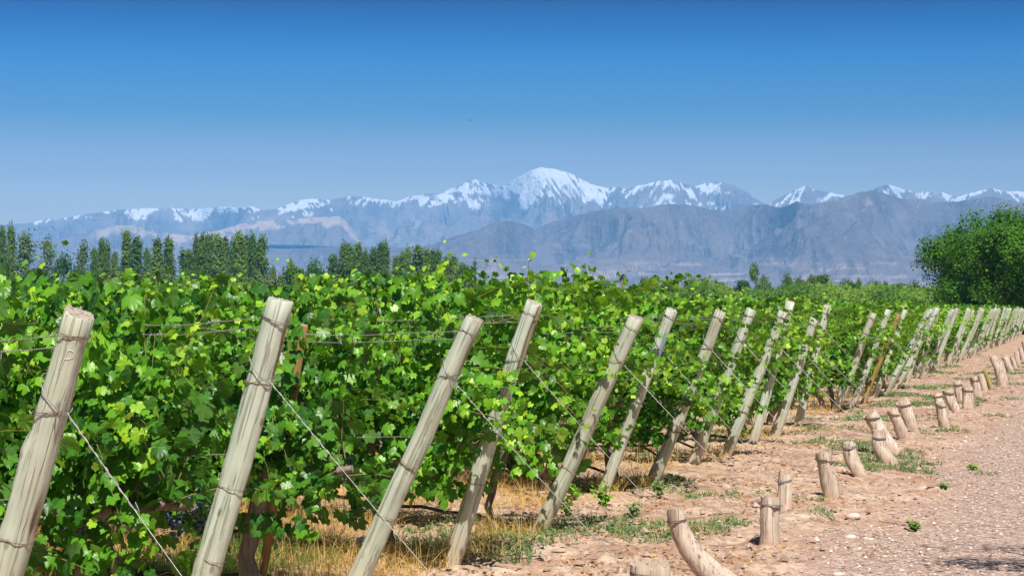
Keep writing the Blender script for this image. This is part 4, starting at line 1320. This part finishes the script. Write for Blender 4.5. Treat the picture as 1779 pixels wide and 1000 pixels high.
# ------------------------------------------------------------------ distant trees
def crown_cards(rg, pts, out, size, tpl=LEAF_D, tint0=.45, tv=.22, up=.5):
    k = len(pts)
    N = out + np.array([0, 0, up]) + rg.normal(0, .45, (k, 3))
    T = rg.normal(0, 1, (k, 3)) + np.array([0, 0, .4])
    return leaves_np(tpl, pts, N, T, size * rg.uniform(.6, 1.3, k), np.clip(tint0 + tv * rg.normal(size=k), 0, 1))
def make_poplar(seed, mat, h=1.0, width=.13, dens=4200, gaps=0.0, base=.06):
    """unit-height Lombardy poplar, scaled when placed (height 20 m)"""
    rg = np.random.default_rng(seed)
    Hh = 20.0
    root = bpy.data.objects.new('poplar_tree', None); C.objects.link(root)
    P, Oo = [], []
    nb = 46
    for q in range(nb):     # steep branches each with its own plume of leaves
        f = base + (1 - base) * (q / nb) ** .95
        a = rg.uniform(0, 6.28)
        env = width * Hh * (np.sin(np.clip((f + .03), 0, 1) ** .62 * math.pi) ** .75 * .56 + .05) * rg.uniform(.55, 1.1)
        L = Hh * rg.uniform(.10, .20)
        k = int(dens / nb)
        s = rg.random(k)
        r0 = env * (.25 + .75 * s)
        pr = rg.normal(0, .055 * Hh * width * 2.4, (k, 3))
        z = f * Hh * .88 + s * L * (1 - f * .35) + pr[:, 2]
        x = np.cos(a) * r0 + pr[:, 0]; y = np.sin(a) * r0 + pr[:, 1]
        if gaps and rg.random() < gaps: continue
        P.append(np.stack([x, y, np.minimum(z, Hh * 1.02)], 1)); Oo.append(np.stack([np.cos(a) + pr[:, 0] * .5, np.sin(a) + pr[:, 1] * .5, 0 * x], 1))
    P = np.concatenate(P); Oo = np.concatenate(Oo)
    v, t, ti, ve = crown_cards(rg, P, Oo, .42)
    link('crown', mesh_np('crown', v, t, True, {'tint': ti, 'vein': ve * 0}, [mat]), root)
    b = MB()
    z = np.linspace(-.3, Hh * .93, 8)
    b.tube(np.stack([np.cumsum(rg.normal(0, .05, 8)), np.cumsum(rg.normal(0, .05, 8)), z], 1), np.linspace(.32, .04, 8), 7)
    for q in range(10):
        f = rg.uniform(.1, .7); a = rg.uniform(0, 6.28)
        b.tube([(0, 0, f * Hh), (math.cos(a) * .6, math.sin(a) * .6, f * Hh + 1.6), (math.cos(a) * .9, math.sin(a) * .9, f * Hh + 3.4)], [.08, .05, .02], 5)
    link('trunk', b.mesh('trunk', [M['bark']]), root)
    return root
def make_round(seed, mat, dens=2600, H=5.0, R=3.0, card=.30, flat=1.0, name='round_tree'):
    rg = np.random.default_rng(seed)
    root = bpy.data.objects.new(name, None); C.objects.link(root)
    P, Oo = [], []
    nb = 26
    for q in range(nb):
        dr = rg.normal(0, 1, 3); dr[2] = abs(dr[2]) * .9 - .25; dr /= np.linalg.norm(dr)
        c = np.array([dr[0] * R * .68, dr[1] * R * .68, H * .5 + dr[2] * H * .42 * flat])
        k = dens // nb
        w = rg.normal(0, 1, (k, 3)); w /= np.linalg.norm(w, axis=1)[:, None]
        rad = R * rg.uniform(.22, .42) * rg.random(k) ** .4
        P.append(c + w * rad[:, None] * np.array([1, 1, .85])); Oo.append(w)
    P = np.concatenate(P); P[:, 2] = np.maximum(P[:, 2], .05); Oo = np.concatenate(Oo)
    v, t, ti, ve = crown_cards(rg, P, Oo, card)
    link('crown', mesh_np('crown', v, t, True, {'tint': ti, 'vein': ve * 0}, [mat]), root)
    b = MB()
    b.tube(np.stack([np.cumsum(rg.normal(0, .06, 5)), np.cumsum(rg.normal(0, .06, 5)), np.linspace(-.2, H * .6, 5)], 1), np.linspace(.06 * R, .03 * R, 5), 7, wob=.1, seed=seed)
    for q in range(7):
        a = rg.uniform(0, 6.28)
        b.tube([(0, 0, H * .3), (math.cos(a) * R * .3, math.sin(a) * R * .3, H * .5), (math.cos(a) * R * .6, math.sin(a) * R * .6, H * .65)], [.03 * R, .02 * R, .008 * R], 5)
    link('trunk', b.mesh('trunk', [M['bark']]), root)
    return root
pop = {'dark': [make_poplar(500 + i, M['poplar'], width=.135 + .02 * i) for i in range(3)],
       'full': [make_poplar(520 + i, M['poplar'], width=.17 + .02 * i, dens=4600) for i in range(3)],
       'pale': [make_poplar(540 + i, M['poplar_pale'], width=.20 + .03 * i, dens=2400, gaps=.2) for i in range(2)],
       'slim': [make_poplar(560, M['poplar'], width=.09, dens=900, gaps=.2)]}
rnd = {'bush': [make_round(600 + i, M['bush']) for i in range(3)], 'olive': [make_round(620 + i, M['olive']) for i in range(2)],
       'yellow': [make_round(640, M['yellow_bush'])], 'dark': [make_round(660, M['poplar'])]}
used_n = set()
def put_tree(proto, px, ytop, d, Hn, wpx, Wn, label, cat, group, base_y=0.0):
    """stand a tree of nominal height Hn and width Wn at depth d so that it is as tall and wide as seen"""
    z = (HZ - ytop) / F * d + HC
    if proto.name in used_n: o = copy_tree(proto)
    else: used_n.add(proto.name); o = proto
    o.location = ((px - 890) / F * d, d, base_y)
    s = (z - base_y) / Hn
    w = (wpx / F * d) / Wn
    o.scale = (w, w, s)
    o.rotation_euler = (0, 0, (px * 1.7) % 6.28)
    tag(o, label, cat, group)
    return o
POP = [(5, 396, 15, 'full'), (19, 393, 16, 'full'), (44, 400, 34, 'pale'), (83, 415, 28, 'pale'), (145, 417, 24, 'pale'), (164, 430, 13, 'full'), (178, 417, 16, 'full'), (187, 424, 13, 'full'),
       (200, 438, 13, 'full'), (220, 402, 19, 'dark'), (237, 413, 22, 'dark'), (256, 431, 14, 'full'), (273, 418, 22, 'full'), (293, 414, 19, 'full'), (318, 430, 16, 'slim'),
       (330, 436, 18, 'full'), (341, 413, 14, 'dark'), (352, 407, 16, 'dark'), (361, 410, 14, 'full'), (369, 400, 10, 'slim'), (379, 410, 19, 'dark'), (391, 413, 16, 'dark'),
       (405, 420, 14, 'full'), (416, 405, 19, 'dark'), (428, 411, 18, 'dark'), (439, 410, 16, 'dark'), (455, 411, 19, 'dark'),
       (581, 444, 22, 'full'), (601, 424, 24, 'full'), (611, 430, 17, 'dark'), (623, 422, 18, 'dark'), (635, 437, 15, 'full'), (650, 433, 17, 'dark'), (661, 426, 15, 'full'), (669, 422, 17, 'full'),
       (690, 443, 17, 'full'), (700, 440, 15, 'full'), (709, 432, 14, 'dark'), (727, 428, 23, 'dark'), (742, 436, 16, 'full'), (752, 437, 17, 'dark'), (761, 435, 17, 'full'),
       (777, 448, 17, 'full'), (789, 447, 19, 'dark'), (804, 456, 16, 'full'), (813, 465, 12, 'full'), (825, 449, 10, 'slim')]
adj = {'dark': 'dark narrow', 'full': 'full green', 'pale': 'sparse pale', 'slim': 'very thin'}
for i, (px, yt, w, kind) in enumerate(POP):
    ps = pop[kind]
    pr = ps[i % len(ps)]
    Wn = {'dark': 3.6, 'full': 4.4, 'pale': 4.8, 'slim': 2.2}[kind]
    lab = f'{adj[kind]} poplar, {ordw(i)} from the left in the far tree line'
    put_tree(pr, px, yt, 430 + (i * 37) % 60, 19.2, w * 1.5, Wn, lab, 'poplar', 'poplars in the far tree line')
RND = [(115, 438, 46, 'bush', 400, 'round dull green tree among the leftmost poplars'), (211, 466, 84, 'olive', 330, 'broad grey-green tree below the dark pair of poplars'),
       (270, 456, 44, 'olive', 340, 'brownish green tree right of the grey-green one'), (330, 470, 60, 'bush', 360, 'low green tree under the big poplar clump'), (505, 442, 12, 'dark', 440, 'small dark pointed tree left of the broad green tree'),
       (511, 456, 54, 'bush', 400, 'broad green tree between the two poplar clumps'), (551, 449, 46, 'bush', 420, 'dark leafy tree at the left of the second poplar clump'), (475, 455, 12, 'dark', 430, 'tiny dark tree right of the big poplar clump'),
       (450, 470, 70, 'olive', 320, 'wide olive coloured tree below the gap in the poplars'), (522, 472, 66, 'yellow', 230, 'yellow-green bush behind the vines left of centre'), (570, 480, 60, 'yellow', 240, 'yellow-green bush, right one of the bright pair'),
       (640, 478, 70, 'bush', 300, 'low bush under the second poplar clump'), (720, 478, 70, 'bush', 310, 'low bush under the third poplar clump'), (820, 482, 46, 'olive', 280, 'grey-green shrub under the last thin poplar'),
       (862, 480, 26, 'bush', 300, 'small shrub left of the tall central vines'), (400, 474, 60, 'bush', 330, 'low bush before the poplar clump'), (160, 470, 60, 'bush', 350, 'low bush under the pale poplars'), (60, 462, 70, 'bush', 350, 'low bush at the far left'),
       (1045, 484, 40, 'bush', 300, 'low green tree left of the palm'), (1120, 478, 30, 'bush', 330, 'green tree right of the palm'), (1160, 482, 34, 'bush', 300, 'low tree right of the palm, second'), (1200, 480, 36, 'bush', 280, 'yellowish low tree before the foothills'),
       (1245, 484, 44, 'bush', 300, 'low spreading tree left of the eucalyptus'), (1290, 482, 36, 'bush', 310, 'green tree touching the eucalyptus'), (1366, 473, 24, 'bush', 360, 'rounded tree just right of the eucalyptus'), (1390, 478, 30, 'olive', 340, 'grey tree second right of the eucalyptus'),
       (1432, 472, 40, 'bush', 340, 'taller round tree between eucalyptus and big pepper tree'), (1412, 473, 22, 'dark', 350, 'dark small tree touching the taller round tree'), (1470, 482, 44, 'bush', 300, 'low tree in the orchard right of centre'), (1493, 478, 10, 'dark', 380, 'tiny dark tree on the orchard skyline'),
       (1520, 487, 50, 'bush', 290, 'spreading low tree in the right half of the orchard'), (1538, 484, 10, 'dark', 380, 'tiny pointed tree left of the big pepper tree'), (1565, 488, 46, 'bush', 280, 'low tree beside the big pepper tree'), (1590, 486, 36, 'bush', 290, 'low tree nearest the big pepper tree'),
       (980, 488, 40, 'bush', 320, 'low tree just right of the tall central vines'), (1015, 488, 40, 'bush', 320, 'low tree second right of the tall central vines')]
for i, (px, yt, w, kind, d, lab) in enumerate(RND):
    ps = rnd[kind]
    put_tree(ps[i % len(ps)], px, yt, d, 5.45, w * 1.25, 5.4, lab, 'tree', 'low trees beyond the vineyard')
rg = np.random.default_rng(41)
k = 30000
ox = rg.uniform(-90, 75, k); oy = rg.normal(258, 5, k)
top = 4.1 + .7 * fbm(ox / 5.0, ox * 0 + 3, 5, 3) + .35 * fbm(ox / 1.3, ox * 0, 9, 2)
oz = top * rg.random(k) ** .55
v, t, ti, ve = leaves_np(LEAF_D, np.stack([ox, oy, oz], 1), np.stack([rg.normal(0, .6, k), -.7 + rg.normal(0, .5, k), .7 + rg.normal(0, .3, k)], 1), rg.normal(0, 1, (k, 3)) + np.array([0, 0, .6]),
                         rg.uniform(.25, .6, k), np.clip(.45 + .2 * rg.normal(size=k) + .25 * fbm(ox / 7, ox * 0 + 8, 2, 2), 0, 1))
tag(link('orchard_foliage', mesh_np('orchard_foliage', v, t, True, {'tint': ti, 'vein': ve * 0}, [M['bush']])), 'far orchard greenery reading as one band beyond the vineyard', 'orchard', None, 'stuff')
# eucalyptus: two dark masses on a leaning trunk
eu = make_round(700, M['poplar'], dens=2200, H=5, R=3.2, name='eucalyptus_tree')
rg = np.random.default_rng(3)
k = 700
w = rg.normal(0, 1, (k, 3)); w /= np.linalg.norm(w, axis=1)[:, None]
v, t, ti, ve = crown_cards(rg, np.array([-2.6, 0, 5.5]) + w * (1.35 * rg.random(k) ** .4)[:, None], w, .28)
link('upper_crown', mesh_np('upper_crown', v, t, True, {'tint': ti, 'vein': ve * 0}, [M['poplar']]), eu)
b = MB(); b.tube([(0, 0, 1.5), (-1.6, 0, 3.8), (-2.5, 0, 5.4)], [.25, .18, .08], 6); link('limb', b.mesh('limb', [M['bark']]), eu)
eu.location = ((1328 - 890) / F * 330, 330, 0); eu.scale = (.62, .62, 1.35); eu.rotation_euler = (0, 0, 0)
tag(eu, 'dark two-headed eucalyptus standing above the orchard', 'tree')
# palm
def palm():
    root = bpy.data.objects.new('palm_tree', None); C.objects.link(root)
    b = MB(); b.tube([(0, 0, -.2), (.05, 0, 3), (.0, 0, 6.2)], [.28, .2, .2], 8); link('trunk', b.mesh('trunk', [M['bark']]), root)
    rg = np.random.default_rng(2)
    for q in range(16):
        a = q / 16 * 6.28 + rg.normal(0, .1); e = rg.uniform(-.5, .9)
        f = np.linspace(0, 1, 6)
        rad = f * 1.15 * math.cos(e); z = 6.2 + f * 1.2 * math.sin(e) - .7 * f * f
        cx, cy = np.cos(a) * rad, np.sin(a) * rad
        wd = .22 * np.sin(f * 2.6 + .3)
        v = np.concatenate([np.stack([cx - np.sin(a) * wd, cy + np.cos(a) * wd, z - wd * .4], 1), np.stack([cx, cy, z], 1), np.stack([cx + np.sin(a) * wd, cy - np.cos(a) * wd, z - wd * .4], 1)])
        qd = np.array([[i, i + 1, i + 7, i + 6] for i in range(5)] + [[i + 6, i + 7, i + 13, i + 12] for i in range(5)])
        link('frond', mesh_np('frond', v, qd, True, {'tint': np.full(18, .4), 'vein': np.zeros(18)}, [M['olive']]), root)
    return root
pm = palm()
pm.location = ((1083 - 890) / F * 360, 360, 0); pm.scale = (1.05, 1.05, (((HZ - 470) / F * 360 + HC) / 6.9))
tag(pm, 'tiny fan palm rising above the vines near the centre', 'palm')

# the big pepper tree at the end of the rows
def pepper(px, d, top_y, R, lab):
    rg = np.random.default_rng(88)
    root = bpy.data.objects.new('pepper_tree', None); C.objects.link(root)
    H = (HZ - top_y) / F * d + HC
    P, Oo, TI = [], [], []
    nb = 150
    for q in range(nb):
        dr = rg.normal(0, 1, 3); dr[2] = dr[2] * .9 + .12; dr /= np.linalg.norm(dr)
        rad = rg.uniform(.62, .96) if q > 30 else rg.uniform(.2, .6)
        c = np.array([dr[0] * R * rad, dr[1] * R * rad, max(.9, H * .44 + dr[2] * H * .54 * rad)])
        cr = R * rg.uniform(.11, .20)
        k = 620
        w = rg.normal(0, 1, (k, 3)); w /= np.linalg.norm(w, axis=1)[:, None]
        p_ = c + w * (cr * rg.random(k) ** .4)[:, None]
        P.append(p_); Oo.append(w * .8 + dr * .4); TI.append(np.clip(rg.normal(.42 + rg.normal(0, .10), .16, k), 0, 1))
        # hanging strands
        for s in range(3):
            o_ = c + w[s] * cr; kk = 22; f = rg.random(kk)
            P.append(o_ + np.stack([rg.normal(0, .10, kk), rg.normal(0, .10, kk), -f * rg.uniform(.5, 1.1)], 1)); Oo.append(np.tile(dr, (kk, 1))); TI.append(np.clip(rg.normal(.5, .15, kk), 0, 1))
    P = np.concatenate(P); Oo = np.concatenate(Oo); TI = np.concatenate(TI); k = len(P)
    P[:, 2] = np.maximum(P[:, 2], .3)
    v, t, ti, ve = leaves_np(LEAF_D, P, Oo + np.array([0, 0, .5]) + rg.normal(0, .4, (k, 3)), rg.normal(0, .6, (k, 3)) + np.array([0, 0, -.6]), .155 * rg.uniform(.6, 1.4, k), TI)
    link('crown', mesh_np('crown', v, t, True, {'tint': ti, 'vein': ve * 0}, [M['pepper']]), root)
    b = MB()
    b.tube([(0, 0, -.3), (.1, 0, .8), (-.1, .1, 1.8), (0, 0, 3.0)], [.55, .42, .38, .3], 10, wob=.12, seed=3)
    for q in range(12):
        a = q / 12 * 6.28 + rg.normal(0, .2); e = rg.uniform(.4, 1.1)
        b.tube([(0, 0, 1.6), (math.cos(a) * R * .3, math.sin(a) * R * .3, 1.8 + 1.3 * e), (math.cos(a) * R * .7, math.sin(a) * R * .7, 2.2 + 2.4 * e)], [.22, .14, .04], 6)
    link('trunk', b.mesh('trunk', [M['bark']]), root)
    root.location = ((px - 890) / F * d, d, 0)
    tag(root, lab, 'tree')
    return root
pepper(1790, 128, 352, 7.2, 'big dense green pepper tree at the right edge')

# off to the right a roadside tree whose branch shades the near gravel
bt = make_round(720, M['pepper'], dens=1900, H=3.0, R=1.2, card=.055, name='roadside_tree')
bt.location = (4.45, 10.7, 1.9); bt.scale = (1.1, .55, 1)
for c_ in list(bt.children):
    if c_.name.startswith('trunk'):
        bb = MB(); bb.tube([(.9, -.6, -2.1), (.7, -.4, -.6), (.2, -.1, .6), (0, 0, 1.6)], [.13, .11, .09, .05], 8, wob=.1, seed=4)
        for q in range(6):
            a = q * 1.05; bb.tube([(.1, 0, .9), (math.cos(a) * .5, math.sin(a) * .5, 1.5), (math.cos(a) * .9, math.sin(a) * .9, 2.0)], [.04, .03, .01], 5)
        c_.data = bb.mesh('trunk', [M['bark']])
tag(bt, 'small roadside tree casting the shadow on the gravel', 'tree')

# a bird high over the peaks
def bird():
    import bmesh
    v = [(0, -.20, 0), (.05, -.05, .03), (-.05, -.05, .03), (0, -.05, -.05), (.05, .12, .02), (-.05, .12, .02), (0, .12, -.04), (.09, .32, 0), (-.09, .32, 0), (0, .34, .01),
         (.35, -.08, .12), (.32, .10, .10), (.66, .08, .05), (-.35, -.08, .12), (-.32, .10, .10), (-.66, .08, .05)]
    f = [(0, 1, 2), (0, 3, 1), (0, 2, 3), (1, 4, 5, 2), (1, 3, 6, 4), (2, 5, 6, 3), (4, 7, 9, 5), (5, 9, 8), (4, 6, 7), (6, 9, 7), (6, 8, 9), (5, 8, 6),
         (1, 10, 11, 4), (10, 12, 11), (2, 5, 14, 13), (13, 14, 15)]
    me = bpy.data.meshes.new('bird'); me.from_pydata(v, [], f); me.materials.append(M['bird']); me.update()
    o = link('bird', me); d = 420
    o.location = ((817 - 890) / F * d, d, (HZ - 209) / F * d + HC); o.rotation_euler = (.25, .35, .9)
    tag(o, 'tiny dark bird gliding in the blue sky above the peaks', 'bird')
bird()

# ------------------------------------------------------------------ haze
hz_v = np.array([(x, y, z) for z in (-1.6, 800) for y in (-12300, 12300) for x in (-12300, 12300)], float)
hz_f = np.array([(0, 2, 3, 1), (4, 5, 7, 6), (0, 1, 5, 4), (2, 6, 7, 3), (0, 4, 6, 2), (1, 3, 7, 5)])
m = bpy.data.materials.new('haze_air'); m.use_nodes = True
n, l = m.node_tree.nodes, m.node_tree.links
n.remove(n['Principled BSDF'])
pv_ = n.new('ShaderNodeVolumePrincipled')
pv_.inputs['Color'].default_value = (.13, .50, 1.0, 1)
pv_.inputs['Density'].default_value = 1.12e-4
pv_.inputs['Anisotropy'].default_value = -.4
l.new(pv_.outputs[0], n['Material Output'].inputs['Volume'])
hz = link('haze', mesh_np('haze', hz_v, hz_f, False, None, [m]))
tag(hz, 'pale blue haze over the plain and mountains', 'haze', None, 'stuff')
